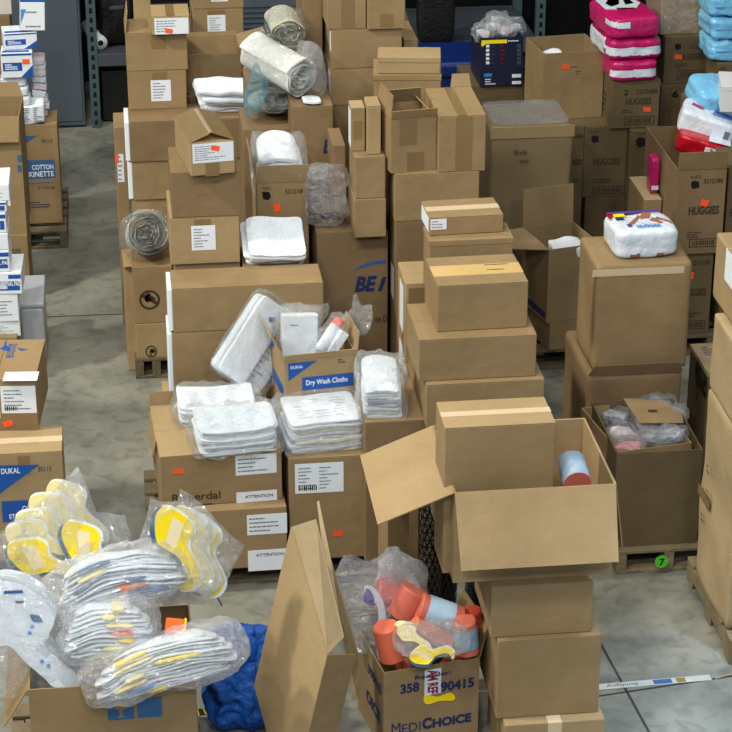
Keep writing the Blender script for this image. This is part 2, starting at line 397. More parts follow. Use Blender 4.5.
# ------------------------------------------------------------------ the setting
def concrete():
    m, nt, b = node_mat('concrete_floor'); tc = nt.nodes.new('ShaderNodeTexCoord')
    def noi(s, d, dist=0):
        n = nt.nodes.new('ShaderNodeTexNoise'); n.inputs['Scale'].default_value = s; n.inputs['Detail'].default_value = d; n.inputs['Distortion'].default_value = dist
        nt.links.new(tc.outputs['Object'], n.inputs['Vector']); return n.outputs['Fac']
    r = nt.nodes.new('ShaderNodeValToRGB'); e = r.color_ramp.elements
    e[0].position = .3; e[0].color = (*lin((.40, .405, .375)), 1); e[1].position = .72; e[1].color = (*lin((.575, .575, .535)), 1)
    nt.links.new(noi(1.7, 9, .6), r.inputs[0])
    r2 = nt.nodes.new('ShaderNodeValToRGB'); e = r2.color_ramp.elements
    e[0].position = .34; e[0].color = (.72, .72, .70, 1); e[1].position = .52; e[1].color = (1, 1, 1, 1)
    nt.links.new(noi(9, 6, 1), r2.inputs[0])
    mx = nt.nodes.new('ShaderNodeMix'); mx.data_type = 'RGBA'; mx.blend_type = 'MULTIPLY'; mx.inputs[0].default_value = 1
    nt.links.new(r.outputs[0], mx.inputs[6]); nt.links.new(r2.outputs[0], mx.inputs[7]); nt.links.new(mx.outputs[2], b.inputs['Base Color'])
    mr = nt.nodes.new('ShaderNodeMapRange'); mr.inputs[3].default_value = .35; mr.inputs[4].default_value = .6
    nt.links.new(noi(3, 4), mr.inputs[0]); nt.links.new(mr.outputs[0], b.inputs['Roughness']); b.inputs['Specular IOR Level'].default_value = .45
    bp = nt.nodes.new('ShaderNodeBump'); bp.inputs['Strength'].default_value = .15; bp.inputs['Distance'].default_value = .01
    nt.links.new(noi(40, 4), bp.inputs['Height']); nt.links.new(bp.outputs['Normal'], b.inputs['Normal'])
    return m
CONC = concrete()
o = link('floor', box_bm((-9, 2, -.1), (11, 24, 0)), CONC); tag(o, kind='structure')
o = link('wall_back', box_bm((-9, 18.0, 0), (11, 18.2, 9)), plain('back_wall_darkness', (.06, .06, .07), .9, .1)); tag(o, kind='structure')  # near-black colour stands in for the darkness behind the rack
JT = plain('floor_joint', (.24, .24, .24), .9, .1)
def joint(n, a, b, w=.012):
    A, B = onz(*a, 0), onz(*b, 0); d = (B - A).normalized(); s = Vector((-d.y, d.x, 0)) * w / 2; bm = bmesh.new()
    q = [A - s, B - s, B + s, A + s]; prism(bm, [(p.x, p.y) for p in q], 0.0, .0015)
    tag(link('trim_%d' % n, bm, JT), kind='structure')
joint(1, (592, 628), (656, 745)); joint(2, (560, 702), (740, 675)); joint(3, (20, 318), (150, 313)); joint(4, (222, 606), (150, 470), .008)

def pallet(label, px, D, w, d, yaw=0, mat=WOOD, pxr=None, hh=.13):
    P = onzD(px, 0, D); yw = R(yaw)
    if pxr: w = solve(P, Vector((math.cos(yw), math.sin(yw), 0)), pxr, 0)
    root = empty('wooden_pallet', P, (0, 0, yw), label, 'pallet', 'wooden pallets under the stacks')
    n = max(3, round(d / .155)); bw = .1
    for i in range(n):
        y = (d - bw) * i / (n - 1); link('deck_board', box_bm((0, y, hh - .02), (w, y + bw, hh), .003), mat, root)
    for i in range(3):
        x = (w - .05) * i / 2; bm = bmesh.new(); s = d / 7
        add_box(bm, (x, 0, .05), (x + .05, d, hh - .0205)); 
        for k in (0, 3, 6): add_box(bm, (x, s * k, .0205), (x + .05, s * k + s, .0495))
        link('stringer', bm, mat, root)
    for k in range(3):
        y = (d - bw) * k / 2; link('bottom_board', box_bm((0, y, 0), (w, y + bw, .02), .003), mat, root)
    return root, P

# ------------------------------------------------------------------ storage rack at the back
def rack():
    P0 = onzD(92, 0, 16.6); root = empty('storage_rack', P0, (0, 0, 0), 'teal steel storage rack with perforated uprights across the back', 'rack')
    P1 = onzD(543, 0, 16.6); span = P1.x - P0.x
    for dx in (0, span):
        bm = bmesh.new(); add_box(bm, (dx, 0, 0), (dx + .075, .07, 3.2), .004)
        u = link('upright', bm, TEALSTEEL, root); bm = bmesh.new()
        for i in range(42):
            z = .05 + i * .075
            prism(bm, [(x, y) for x, y in ((-.014, -.02), (.014, -.02), (.009, .02), (-.009, .02))], 0, .002, Matrix.Translation((dx + .0375, -.0005, z)) @ Matrix.Rotation(R(90), 4, 'X'))
        tag(link('slot_row', bm, BLKPL, u), 'dark punched slots', kind='stuff')
        bm = bmesh.new(); add_box(bm, (dx, 1.0, 0), (dx + .075, 1.07, 3.2)); 
        add_box(bm, (dx + .02, .07, .5), (dx + .05, 1.0, .55)); add_box(bm, (dx + .02, .07, 1.6), (dx + .05, 1.0, 1.65))
        link('rear_upright', bm, TEALSTEEL, root)
    for z in (.5, 2.3):
        link('beam', box_bm((.075, 0, z), (span, .05, z + .1), .004), LGREY if z < 1 else TEALSTEEL, root)
        link('beam', box_bm((.075, 1.0, z), (span, 1.05, z + .1), .004), TEALSTEEL, root)
        link('shelf_deck', box_bm((.08, .052, z + .06), (span, .998, z + .1)), LGREY, root)
    return root, P0
rk, RP = rack()
def shelf_z(): return .6
c = empty('steel_cabinet', onzD(14, 0, 16.55) + Vector((-.55, 0, 0)), label='dark grey steel cabinet standing left of the perforated rack upright', cat='cabinet')
cw = 1.12 + (onzD(90, 0, 16.55).x - onzD(14, 0, 16.55).x) - .6
link('body', box_bm((0, 0, .02), (cw, .5, 2.3), .006), GREYSTEEL, c)
link('door', box_bm((.02, -.012, .06), (cw / 2 - .003, -.001, 2.26), .002), GREYSTEEL, c)
d_ = link('door', box_bm((cw / 2 + .003, -.012, .06), (cw - .02, -.001, 2.26), .002), GREYSTEEL, c)
link('plinth', box_bm((.01, .02, 0), (cw - .01, .48, .02)), BLKPL, c)
# on the shelf
def cyl(bm, p, q, r, n=16, r2=None, cap=True):
    p, q = Vector(p), Vector(q); ax = (q - p); L = ax.length; M = Matrix.Translation((p + q) / 2) @ ax.to_track_quat('Z', 'Y').to_matrix().to_4x4()
    bmesh.ops.create_cone(bm, cap_ends=cap, segments=n, radius1=r, radius2=r if r2 is None else r2, depth=L, matrix=M)
def on_shelf(px, D=17.0): return onzD(px, .602, D)
P = on_shelf(101, 16.72); rr = empty('paper_roll', P, (0, 0, R(12)), 'white paper roll with black core on the lower rack shelf', 'roll')
bm = bmesh.new(); cyl(bm, (0, 0, .057), (0, .5, .057), .055, 20); link('paper', bm, WHITE, rr, True)
bm = bmesh.new(); cyl(bm, (0, -.004, .057), (0, .06, .057), .022, 14); link('core', bm, BLKPL, rr)
P = on_shelf(114, 16.95); rr = empty('equipment_case', P, (0, 0, .2), 'black ribbed case on the shelf beside the white roll', 'case')
link('body', soft_bm((.26, .3, .42), 8, .02, 6, 3), DARK, rr, True, (0, 0, .21)); link('handle', box_bm((-.06, -.16, .3), (.06, -.14, .33), .005), LGREY, rr)
bm = bmesh.new(); cyl(bm, (.03, -.17, .12), (.03, -.14, .12), .05, 16); link('wheel', bm, BLKPL, rr)
P = on_shelf(276, 16.95); rr = empty('louvred_unit', P, (0, 0, 0), 'dark grey louvred unit on the rack shelf behind the white rolls', 'equipment')
link('body', box_bm((-.3, 0, 0), (.3, .5, .36), .01), GREYSTEEL, rr)
for i in range(7): link('slat', box_bm((-.27, -.02, .04 + i * .042), (.27, .0, .058 + i * .042)), GREYSTEEL, rr)
for i, px in enumerate((104, 190, 276, 362, 448, 522)):
    P = onzD(px, .001, 16.75); q = empty('shade_block', P, (0, 0, 0), 'black crate under the rack shelf, %s from the left' % ['first', 'second', 'third', 'fourth', 'fifth', 'sixth'][i], 'crate', 'black crates under the shelf')  # added black blocks stand in for the dark under the shelf
    bm = bmesh.new(); add_box(bm, (-.02, 0, 0), (.58, .7, .44), .02); link('body', bm, BLKPL, q); link('rim', box_bm((-.03, -.01, .4401), (.59, .71, .47), .008), DARK, q)
P = on_shelf(188, 16.9); rr = empty('storage_tote', P, (0, 0, 0), 'black storage tote on the shelf behind the top left boxes', 'tote')
link('body', box_bm((-.35, 0, 0), (.35, .5, .3), .02, 2), BLKPL, rr); link('lid', box_bm((-.37, -.02, .3), (.37, .52, .34), .01, 2), DARK, rr)
P = on_shelf(437, 16.8); rr = empty('office_chair_back', P, (0, 0, 0), 'black padded seat piece resting on the shelf above the blue bin', 'seat')
rr.name = 'chair_backrest'
link('cushion', soft_bm((.3, .12, .46), 5, .01, 5, 8), DARK, rr, True, (0, .1, .24)); link('bracket', box_bm((-.02, .17, 0), (.02, .2, .3), .003), BLKPL, rr)
P = onzD(456, 0, 15.6); rr = empty('blue_bin', P, (0, 0, 0), 'blue plastic bin with lid left of the navy printed carton', 'bin')
bm = bmesh.new(); prism(bm, [(-.25, -.25), (.25, -.25), (.25, .25), (-.25, .25)], 0, .80); link('body', bm, BLUEPL, rr)
link('lid', box_bm((-.27, -.28, .80), (.27, .28, .92), .03, 3), BLUEPL, rr); link('handle', box_bm((-.08, -.3, .66), (.08, -.255, .72), .01), BLKPL, rr)

exec_steps = []
# ------------------------------------------------------------------ LEFT BACK STACKS
pal, _ = pallet('grey pallet under the back left stockinette carton, across the aisle', -12, 13.95, 1, .9, pxr=68, mat=DWOOD)
stock = carton('tall printed stockinette carton on the back pallet, white pads piled on it', 8, 63, 126, 225, z=.131, ybk=112, tone='M')
f = stock.front
f.poly('printed_emblem', [(25, 136), (37.5, 135.5), (25, 143)], DBLUE); f.ptext('30113', 41, 139, 52, 142.5, NAVY)
f.band(25, 160, 55, 178.5, DBLUE); f.ptext('COTTON', 32, 164.5, 53.5, 169.5, WHITE, bold=.02); f.ptext('STOCKINETTE', 12, 171.5, 54, 177, WHITE, bold=.02)
f.band(25, 182.5, 54, 183.2, DBLUE); f.ptext('2" x 25 yds', 38, 186, 55, 189.5, NAVY); f.plines(26, 201, 56, 208, NAVY, n=3, seed=4)
# brown torn box in front of it
b1 = carton('plain brown box under the torn open tall box, left edge', -30, 31.5, 238, 303, z=.001, d=.5, tone='M'); b1.front.ptext('STOCK', 10, 249, 21, 254, NAVY); 
torn = open_carton('tall brown box with torn open top at the left edge', -40, 27, 118, 235, z=b1, d=.42, tone='M', flaps=[('front', .16, 165), ('left', .12, 15), ('back', .09, 20, .03)], yaw=-2)
torn.right.ptext('E', 24.3, 155, 26.6, 164, NAVY) if False else None
f = torn.front; f.band(17.5, 155, 21.8, 162, DBLUE); f.band(17.5, 165, 21.8, 172, DBLUE); f.label(-8, 184, 10, 206, 5, 4)
# white goods on the stockinette carton
def pack_stack(label, cat, group, name, P, s, n, mats, rot=(0, 0, 0), seed=0, amp=.006, bag=None, part='pad', exp=9, shift=.01, lab=None, bagpad=.02, bagamp=.02, curl=0, bagridge=True, pr=0):
    """n soft sheets stacked in a box of size s, P = centre of the base"""
    root = empty(name, P, tuple(R(a) for a in rot), label, cat, group); g = random.Random(seed); hh = s[2] / n
    for i in range(n):
        bm = soft_bm((s[0] * g.uniform(.92, 1), s[1] * g.uniform(.92, 1), hh * .94), exp, amp * .6, 6, seed + i, 12)
        for v in bm.verts: v.co.z += curl * ((v.co.x / s[0]) ** 2 * 4 - .5) * (i / n) + (min(.012, hh * .6) if bag else .02) * noise.noise(Vector((v.co.x * 9, v.co.y * 9, seed + i * .3)))
        link(part, bm, mats[i % len(mats)], root, True, (g.uniform(-shift, shift), g.uniform(-shift, shift), hh * (i + .5)))
    if pr:
        F_ = Face(root, (-s[0]/2, -s[1]/2, 0), (1, 0, 0), (0, 1, 0), (1, 1), P, 0); F_.lines((s[0]*.14, s[1]*.14, s[0]*.86, s[1]*.8), INK if pr == 1 else LABELBLUE, 7, seed, h=s[2] + .003, cols=3, fill=.14)
    if bag:
        link('clear_bag', soft_bm((s[0] + bagpad * 3, s[1] + bagpad * 2, s[2] + bagpad * 1.4), 9, bagamp * 1.3, 8, seed + 5, 24, ridge=bagridge, fine=bagamp * .6), bag, root, True, (0, 0, s[2] / 2 + .0))
    return root
WG = 'white medical packages piled on the boxes'
D0 = stock.loc.y
def up(b, px, fy=.5, dz=0, k=0):    # point on top of box b at image column px and depth fraction fy
    P = b.P + b.yd * (b.d * fy) ; P = Vector((P.x, P.y, b.top + .002 + dz)); return P + b.xd * solve(P, b.xd, px, 0)
def vh(px_, P): return px_ * mpp(P) / math.cos(TH)     # metres for an upright pixel height
def pw(px_, P): return px_ * mpp(P)
P = up(stock, 34.5, .3); 
g1 = pack_stack('white label covered box standing low in the pad pile on the stockinette carton', 'pads', WG, 'pad_package', P, (pw(24, P), .2, vh(19, P)), 1, [WHITE], seed=3, exp=14)
fr = Face(g1, (-pw(12, P), -.1, 0), (1, 0, 0), (0, 0, 1), (1, 1), P, 0); fr.lines((.01, .02, pw(22, P), vh(17, P)), INK, 7, 5, h=.004, cols=2)
P2 = up(stock, 17, .38); g2 = pack_stack('white stack of printed pads left in the pile under the blue box', 'pads', WG, 'pad_package', P2, (pw(28, P2), .2, vh(42, P2)), 5, [PAD, WHITE], seed=5)
P3 = up(stock, 42, .72); g3 = pack_stack('tall pinkish white stack of pads beside the grey cabinet', 'pads', WG, 'pad_package', P3, (pw(15, P3), .14, vh(56, P3)), 9, [PINKPAD, PAD], seed=8)
P4 = Vector((P2.x, P2.y, P2.z + vh(43, P2))) + Vector((.03, 0, .0))
def blue_box(label, P, w, d, h, rz=0, rx=0, ry=0, st=True):
    root = empty('pad_carton', P, (R(rx), R(ry), R(rz)), label, 'box', 'blue and white pad boxes'); link('body', box_bm((-w/2, -d/2, 0), (w/2, d/2, h), .005, 2), WHITE, root)
    F = Face(root, (-w/2, -d/2, 0), (1, 0, 0), (0, 0, 1), (w, h), P, R(rz))
    F.slab('printed_band', (w*.05, h*.28, w*.66, h*.62), BLUE); F.poly('printed_corner', [(w*.6, 0.002), (w*.998, .002), (w*.998, h*.5)], BLUE, px=False)
    F.slab('printed_band', (w*.02, h*.9, w*.98, h*.985), BLUE); F.lines((w*.12, h*.32, w*.6, h*.58), WHITE, 3, 3, fill=.6)
    T = Face(root, (-w/2, -d/2, h), (1, 0, 0), (0, 1, 0), (w, d), P, R(rz)); T.slab('printed_band', (w*.05, d*.1, w*.9, d*.3), BLUE); T.slab('printed_band', (w*.55, d*.5, w*.8, d*.95), SKYB)
    return root, F
hb = vh(23, P4); r_, F_ = blue_box('blue and white pad box with an orange sticker on the pile', P4 + Vector((.0, -.02, .01)), pw(31, P4), .2, hb)
F_.slab('orange_sticker', (pw(21, P4), hb*.55, pw(28, P4), hb*.75), ORANGE, .002, .003)
P5 = P4 + Vector((.02, .05, hb + .015)); h5 = vh(15, P5); r_, F5 = blue_box('blue and white pad box second from the top of the back left pile', P5, pw(33, P5), .2, h5, 6)
P6 = P5 + Vector((.09, 0, h5 + .005)); h6 = vh(26, P6); b6 = pw(24, P6)
r6 = empty('pad_carton', P6, (R(-4), R(3), R(4)), 'white pad box with blue lid edge topping the back left pile', 'box', 'blue and white pad boxes')
link('body', box_bm((-b6/2, -.09, 0), (b6/2, .09, h6), .005, 2), WHITE, r6); link('printed_band', box_bm((-b6/2 - .001, -.091, h6 - .0), (b6/2 + .001, .091, h6 + .012), .002), BLUE, r6)
F6 = Face(r6, (-b6/2, -.09, 0), (1, 0, 0), (0, 0, 1), (b6, h6), P6, 0); F6.poly('printed_corner', [(.002, h6*.25), (.002, h6*.75), (b6*.22, h6*.75)], SKYB, px=False); F6.lines((b6*.2, h6*.1, b6*.9, h6*.2), INK, 1, 2); F6.lines((b6*.2, h6*.6, b6*.9, h6*.7), INK, 1, 5)
# brown and pale boxes in the top left corner
tl0 = carton('brown box under the pale box in the top left corner', -40, 12.5, 17, 60, D=14.6, d=.3, tone='B')
tl0.root.location.z -= 0
tl1 = carton('pale lidded box at the very top left corner', -40, 12, -10, 16, z=tl0, d=.3, tone=plain('pale_pinkish_board', (.77, .73, .72), .6), seam='lid')
tls = carton('tall brown carton standing behind the blue and white boxes, left edge', -42, 12, 60, None, D=14.6, z=.131, d=.3, tone='M')

# white packages column lower left and the grey bin
binb = frame(19, 43, 304, None, D=12.1, z=.001, d=.45)
br = empty('plastic_bin', binb.loc, (0, 0, 0), 'light grey plastic bin in the aisle beside the white pad boxes', 'bin'); w, d, h = binb.w, binb.d, binb.h
bm = bmesh.new(); add_box(bm, (-w/2, -d/2, 0), (w/2, d/2, h - .03), .02, None, 2); link('body', bm, BINGREY, br)
link('lid', box_bm((-w/2 - .006, -d/2 - .006, h - .028), (w/2 + .006, d/2 + .006, h), .008, 2), BINGREY, br)
base = carton('plain brown box under the column of white pad boxes, left edge', -40, 17, 340, None, D=11.75, z=.001, d=.4, tone='M')
prev = base.top; PG = 'blue and white pad boxes'
def wcol(label, xr, yt, yb, seed, blue, yaw=0, dd=.3):
    b = frame(-30, xr, yt, yb, D=11.8 + seed*.003, d=dd, yaw=yaw); b.root = empty('pad_carton', b.loc, (0, 0, b.yaw), label, 'box', PG); w, d, h = b.w, b.d, b.h
    link('body', box_bm((-w/2, -d/2, 0), (w/2, d/2, h), .005, 2), WHITE, b.root); faces(b); f = b.front
    if blue:
        f.slab('printed_band', (0, h*.18, w - .012, h*.6), BLUE); f.lines((w*.55, h*.24, w - .02, h*.54), WHITE, 1, seed, fill=.9)
        f.slab('printed_band', (w*.75, h*.72, w - .003, h*.9), BLUE)
    else: f.lines((w*.5, h*.2, w - .02, h*.8), INK, 5, seed, fill=.25)
    return b
q0 = wcol('white sheet wrapped box lowest of the white column at the left edge', 21, 324, 339.5, 1, 0, 3)
q1 = wcol('pale blue printed box second lowest of the white column, left edge', 19.5, 296, 323.5, 2, 0)
q2 = wcol('blue banded pad box jutting right from the white column, left edge', 22.5, 274, 295.5, 3, 1, -2)
q2.front.ptext('ABDOMINAL PAD', -6, 281.5, 20.5, 286, WHITE, bold=.03)
q3 = wcol('blue banded pad box above the jutting one in the white column', 10.5, 252, 273.5, 4, 1)
q3.front.ptext('ABDOMINAL PAD', -22, 261, 9.5, 265, WHITE, bold=.03)
q4 = wcol('white and grey printed box mid column above two blue banded boxes', 9, 235, 251.5, 5, 0)
q5 = wcol('blue banded pad box third from top of the white column', 7, 214, 234.5, 6, 1)
q6 = wcol('blue topped pad box second from top of the white column', 7, 203, 213.5, 7, 1)
q7 = wcol('white box with dark marks topping the left edge column', 10, 186, 202.5, 8, 0)

# ------------------------------------------------------------------ LEFT FRONT STACK
s2 = carton('large stockinette carton with blue triangle logo at the front left', -40, 62, 456, None, D=9.5, z=.13, ybk=431, tone='L')
f = s2.front; f.poly('printed_emblem', [(-30, 466), (39.5, 464.5), (0, 493.5), (-30, 505)], BLUE); f.ptext('DUKAL', 1, 468, 20, 473.5, WHITE, bold=.02); f.ptext('30113', 38, 466.5, 51, 471, NAVY)
f.band(2, 500, 50, 521, BLUE); f.ptext('COTTON', 22, 505, 48, 510, WHITE, bold=.02); f.ptext('STOCKINETTE', 9, 513, 48, 518, WHITE, bold=.02)
f.tape(18, 456, 30, 475, TAPE)
toptape(s2, .06, 'x', PALETAPE)
s2base, _ = pallet('pallet carrying the front left stockinette carton', -40, 9.48, 1, .8, pxr=66, hh=.128)
s3 = carton('box with a big white label lying on the front stockinette carton', -40, 38.5, 380, 431, z=s2, ybk=340, tone='M', yaw=-5, seam='y')
f = s3.front; f.label(1, 386, 36, 413, 11, 6, barcode=True); f.label(-14, 392, -.5, 418, 12, 6); f.sticker(3, 420.5, 13, 426, .3); f.tape(0, 413, 38, 431, TAPE)
u = s3.upper; u.slab('shipping_label', u.rect(4, 372, 38, 381), WHITE); u.poly('printed_emblem', [(0, 349), (4, 346), (5, 341), (7, 346), (11, 349), (7, 351)], BLUE); u.poly('printed_emblem', [(17, 348), (28, 349.5), (21, 351)], BLUE); u.ptext('MEDLINE', 7, 344, 15, 358, BLUE, rot=0)

# ------------------------------------------------------------------ SECOND COLUMN FROM LEFT, back rows
scol, _ = pallet('pallet under the emblem boxes at the aisle edge, mostly hidden', 136, 11.88, .5, .42, pxr=178, mat=DWOOD)
e2 = carton('tan box with a round emblem, lowest of the aisle column', 137, 172, 325, 362, D=11.9, d=.36, tone='L'); e2.front.ring(145.5, 345.5, 157, 357.5, seed=3)
e1 = carton('box with a round black emblem, under the rolled white bundle', 134.5, 174, 268, 324, z=e2, d=.36, tone='M'); e1.front.ring(139, 290, 160, 309.5, seed=4); f = e1.front
flp = carton('narrow tan box with a bent top flap along the aisle edge', 124, 134, 268, None, D=12.0, z=.001, d=.3, tone='L', yaw=2); flap(flp, 'front', .07, 60, TONE['Y'])
w3 = carton('tall brown box behind the rolled bundle, under the long aisle boxes', 132, 250, 200, None, D=12.32, z=.001, d=.3, tone='M')
w2 = carton('long brown box with white end under its twin, above the rolled bundle', 132, 250, 162, None, D=12.31, z=w3, d=.3, tone='M')
w1 = carton('long brown box with white end left of the small sticker box', 129, 256, 122, None, D=12.3, z=w2, d=.3, tone='B')
def white_end(q, t=.028):
    bm = box_bm((-q.w/2 - t, -q.d/2 + .004, .006), (-q.w/2 - .0005, q.d/2 - .01, q.h - .004), .004); o = link('end_flap', bm, WHITE, q.root); o['label'] = 'white end panel'
for q in (w1, w2): white_end(q)
side = carton('narrow tan box with a side label protruding toward the aisle', 113.5, 126, 128, None, D=12.7, z=.001, d=.3, tone='M')
f = side.front; f.label(117.5, 154, 124, 182, 3, 6); f.sticker(115, 154, 118.5, 163)
w1b = carton('brown carton behind the long white ended boxes, carrying the labelled column', 132, 262, 110, None, D=12.75, z=.001, d=.55, tone='B', h=w1.top - .002)
x1 = carton('box with a square white label above the long white ended boxes', 129, 187, 72, 110, z=w1b, d=.32, tone='M', D=None); f = x1.front; f.label(151, 80, 171, 101, 4, 6); f.tape(152, 72.3, 167, 80)
x2 = carton('plain brown box with tape, third from top on the left', 127, 188, 33, 71.5, z=x1, d=.3, tone='M'); x2.front.tape(151, 33.5, 166, 49)
flap(x2, 'left', .12, -8, TONE['L'], .02); 
x4 = carton('small box with white label and orange sticker topping the left column', 152, 190, 16.5, 35, z=x2, d=.26, tone='L', seam='y'); f = x4.front; f.label(154.5, 18, 188.5, 34, 5, 5); f.sticker(165, 28.5, 172.5, 33, -.2); toptape(x4, .05, 'y')
x5 = carton('tan box at the top edge behind the small labelled box', 133, 150, -8, None, D=13.25, z=.001, d=.3, tone='L')
y0 = carton('tall brown stack base behind the open box, top left', 192, 243, 36, None, D=13.6, z=.001, d=.4, tone='B')
y1 = carton('box with square white label behind the open box at the top', 192, 243, 9.5, None, D=13.6, z=y0, d=.4, tone='M'); f = y1.front; f.label(207.5, 15, 225.5, 32.5, 6, 6); f.tape(208, 10, 225, 14.5)
y2 = carton('brown box cut by the top edge, above the square labelled box', 192, 243, -25, None, D=13.6, z=y1, d=.4, tone='M'); y2.front.label(211, -8, 228, 1.5, 7, 5)
zz = open_carton('open brown box with raised flaps behind the white sheets', 187, 241, 55, None, D=12.83, z=w1b, d=.42, tone='M', flaps=[('right', .17, 75), ('back', .02, 5)])
P = up(w1, 226, .6) ; pack_stack('loose white sheets piled on the long brown box before the open box', 'sheets', WG, 'sheet_stack', P + Vector((0, .03, 0)), (pw(60, P), .22, vh(24, P)), 7, [WHITE, PAD], seed=14, amp=.016, exp=12, shift=.03, rot=(8, 3, 5))

# column with the small sticker box
uf = carton('plain box low in the column behind the long front boxes', 175, 240, 264, None, D=10.52, z=.001, d=.4, tone='M')
u2 = carton('box with a centred white label in the middle left column', 169, 239, 218.5, None, D=10.5, z=uf, d=.42, tone='L'); f = u2.front; f.label(191.5, 225.5, 215.5, 250, 8, 7); f.tape(194, 219, 211, 225)
u1 = carton('plain brown box under the small tilted sticker box', 170.5, 240, 173, None, D=10.5, z=u2, ybk=147, tone='B'); u1.front.tape(196, 177, 214, 195)
v = carton('small box with orange stickered white label set askew on the column', 191, 235, 142.5, 176.5, z=u1, ybk=116, tone='L', yaw=8, seam='none')
for ob in [c for c in v.root.children if c.name.startswith('lid')]: bpy.data.objects.remove(ob)
gb = bmesh.new(); w, d, h = v.w, v.d, v.h
for s in (-1, 1):
    q = [gb.verts.new(p) for p in ((s*w/2, -d/2, h-.004), (s*w/2, d/2, h-.004), (s*.012, d/2, h+.035), (s*.012, -d/2, h+.035))]; gb.faces.new(q if s < 0 else q[::-1])
geo = bmesh.ops.solidify(gb, geom=gb.faces[:], thickness=.004); link('top_flap', gb, TONE['L'], v.root)
f = v.front; f.label(192.5, 142.8, 233.5, 162, 9, 7); f.sticker(211, 145.5, 219.5, 150.5, -.25); f.tape(205.5, 163, 219.5, 176)
gb = bmesh.new()
q = [[gb.verts.new((x, y, h - .0015 + .039 * (1 - abs(x) / (w / 2)))) for x in (-.026, 0, .026)] for y in (-d/2 + .02, d/2 - .01)]
for i in range(2): gb.faces.new((q[0][i], q[0][i+1], q[1][i+1], q[1][i]))
bmesh.ops.solidify(gb, geom=gb.faces[:], thickness=-.001); link('packing_tape', gb, PALETAPE, v.root)

# long boxes
r3 = carton('lowest long brown box, its end showing a blue arc', 163, 318, 402, None, D=10.2, z=.131, d=.26, tone='L')
r2 = carton('long brown box with white end, lower of the two', 172, 322, 333, None, D=10.2, z=r3, d=.26, tone='M')
r1 = carton('long brown box with white end, upper of the two', 172, 323, 289, None, D=10.2, z=r2, ybk=270, tone='M')
for q in (r1, r2): white_end(q, .024)
r1.right.slab('shipping_label', (.01, r1.h*.2, r1.d - .01, r1.h - .01), WHITE)
q0b = carton('brown box under the loose white package, behind the long boxes', 243, 300, 268, None, D=10.5, z=.001, d=.3, tone='B')
P = up(q0b, 271, .35); pack_stack('white printed pouches stacked behind the upper long box', 'pouches', WG, 'pouch_stack', P + Vector((0, .04, .04)), (pw(60, P), .26, .11), 6, [WHITE, PAD], rot=(32, 4, 4), seed=20, amp=.012, exp=12, shift=.025)
p_ = open_carton('open diaper carton numbered 5212180 filled with white pads', 257, 308, 183, None, D=10.95, z=.001, d=.42, tone='M', flaps=[('front', .1, 8, .0), ('left', .12, 12)], group='diaper cartons')
f = p_.front; f.ptext("4-60'S", 261.5, 186.5, 271, 189.5); f.poly('printed_emblem', [(262, 191.5), (269.5, 192), (271, 197), (268, 200), (263, 199)], BLACK); f.ptext('5212180', 285, 189, 304.5, 193.5, bold=.02); f.sticker(273.5, 203.5, 280.5, 211.5, .15); f.ptext('HUGGIES', 278, 221, 303, 228, bold=.03)
P = Vector((0, 0, 0)); P = up(p_, 279, .5, -.02); pack_stack('white pads in clear bag bulging from the open 5212180 carton', 'pads', WG, 'pad_package', P + Vector((0, 0, -.08)), (pw(42, P), .34, vh(40, P)), 6, [PAD, WHITE], rot=(8, 0, 0), seed=25, bag=CLEAR, amp=.008, curl=-.05, exp=6)

# ------------------------------------------------------------------ rolled pads
BRIGHTPAD = plain('bright_pad', (.95, .96, .95), .8, .1, .03, 12)
THIN = clear('thin_film', base=.2, body=.05)
def rolled(label, P, R0, L, rot, seed=0, sq=.85, turns=6, mat=BRIGHTPAD, bag=THIN, tail=True):
    """folded pads rolled up in a clear bag; the coil axis is local Y"""
    root = empty('rolled_pads', P, tuple(R(a) for a in rot), label, 'bundle', 'rolled bundles of white pads')
    bm = bmesh.new(); N = turns * 36; rows = []
    for i in range(N + 1):
        t = i / N; a = t * turns * 2 * math.pi + seed; r = R0 * (.12 + .86 * t) + .012 * R0 / .1 * noise.noise(Vector((math.cos(a) * 1.5, math.sin(a) * 1.5, t * 3 + seed)))
        row = []
        for j in range(7):
            y = (j / 6 - .5) * L + .03 * noise.noise(Vector((t * turns * 1.3, seed, math.cos(a) * .6))); e = .006 * noise.noise(Vector((a, y * 8, seed)))
            row.append(bm.verts.new(((r + e) * math.cos(a), y * (1 + .05 * noise.noise(Vector((a * .7, 1, seed)))), (r + e) * math.sin(a) * sq)))
        rows.append(row)
    for i in range(N):
        for j in range(6): bm.faces.new((rows[i][j], rows[i+1][j], rows[i+1][j+1], rows[i][j+1]))
    bmesh.ops.solidify(bm, geom=bm.faces[:], thickness=R0 * .125)
    bmesh.ops.recalc_face_normals(bm, faces=bm.faces[:]); link('pads', bm, mat, root, 'angle')
    s = soft_bm((R0 * 2.14, L * 1.12, R0 * 2.14 * sq), 2.6, .014, 10, seed, 18, ridge=True, fine=.008)
    link('clear_bag', s, bag, root, True)
    if tail:
        link('bag_tail', soft_bm((R0 * .7, L * .35, R0 * .3), 3, .02, 14, seed + 2, 10, ridge=True, fine=.01), bag, root, True, (R0*.5, L * .5, R0 * .7 * sq))
    return root
P = up(e1, 147, .35); Rr = pw(23.5, P); rolled('coiled white pads in clear bag on the emblem box by the aisle', P + Vector((0, .05, Rr * .98)), Rr, .30, (-24, 0, 4), 2, 1.0)
acb = carton('brown box behind the open 5212180 carton, under the rolled pads', 243, 291, 130, None, D=11.6, z=.001, d=.4, tone='B')
ob = carton('tall brown carton with a blue arc logo behind the clear bags', 292, 333, 107, None, D=11.45, z=.001, d=.45, tone='B', seam='x'); f = ob.front
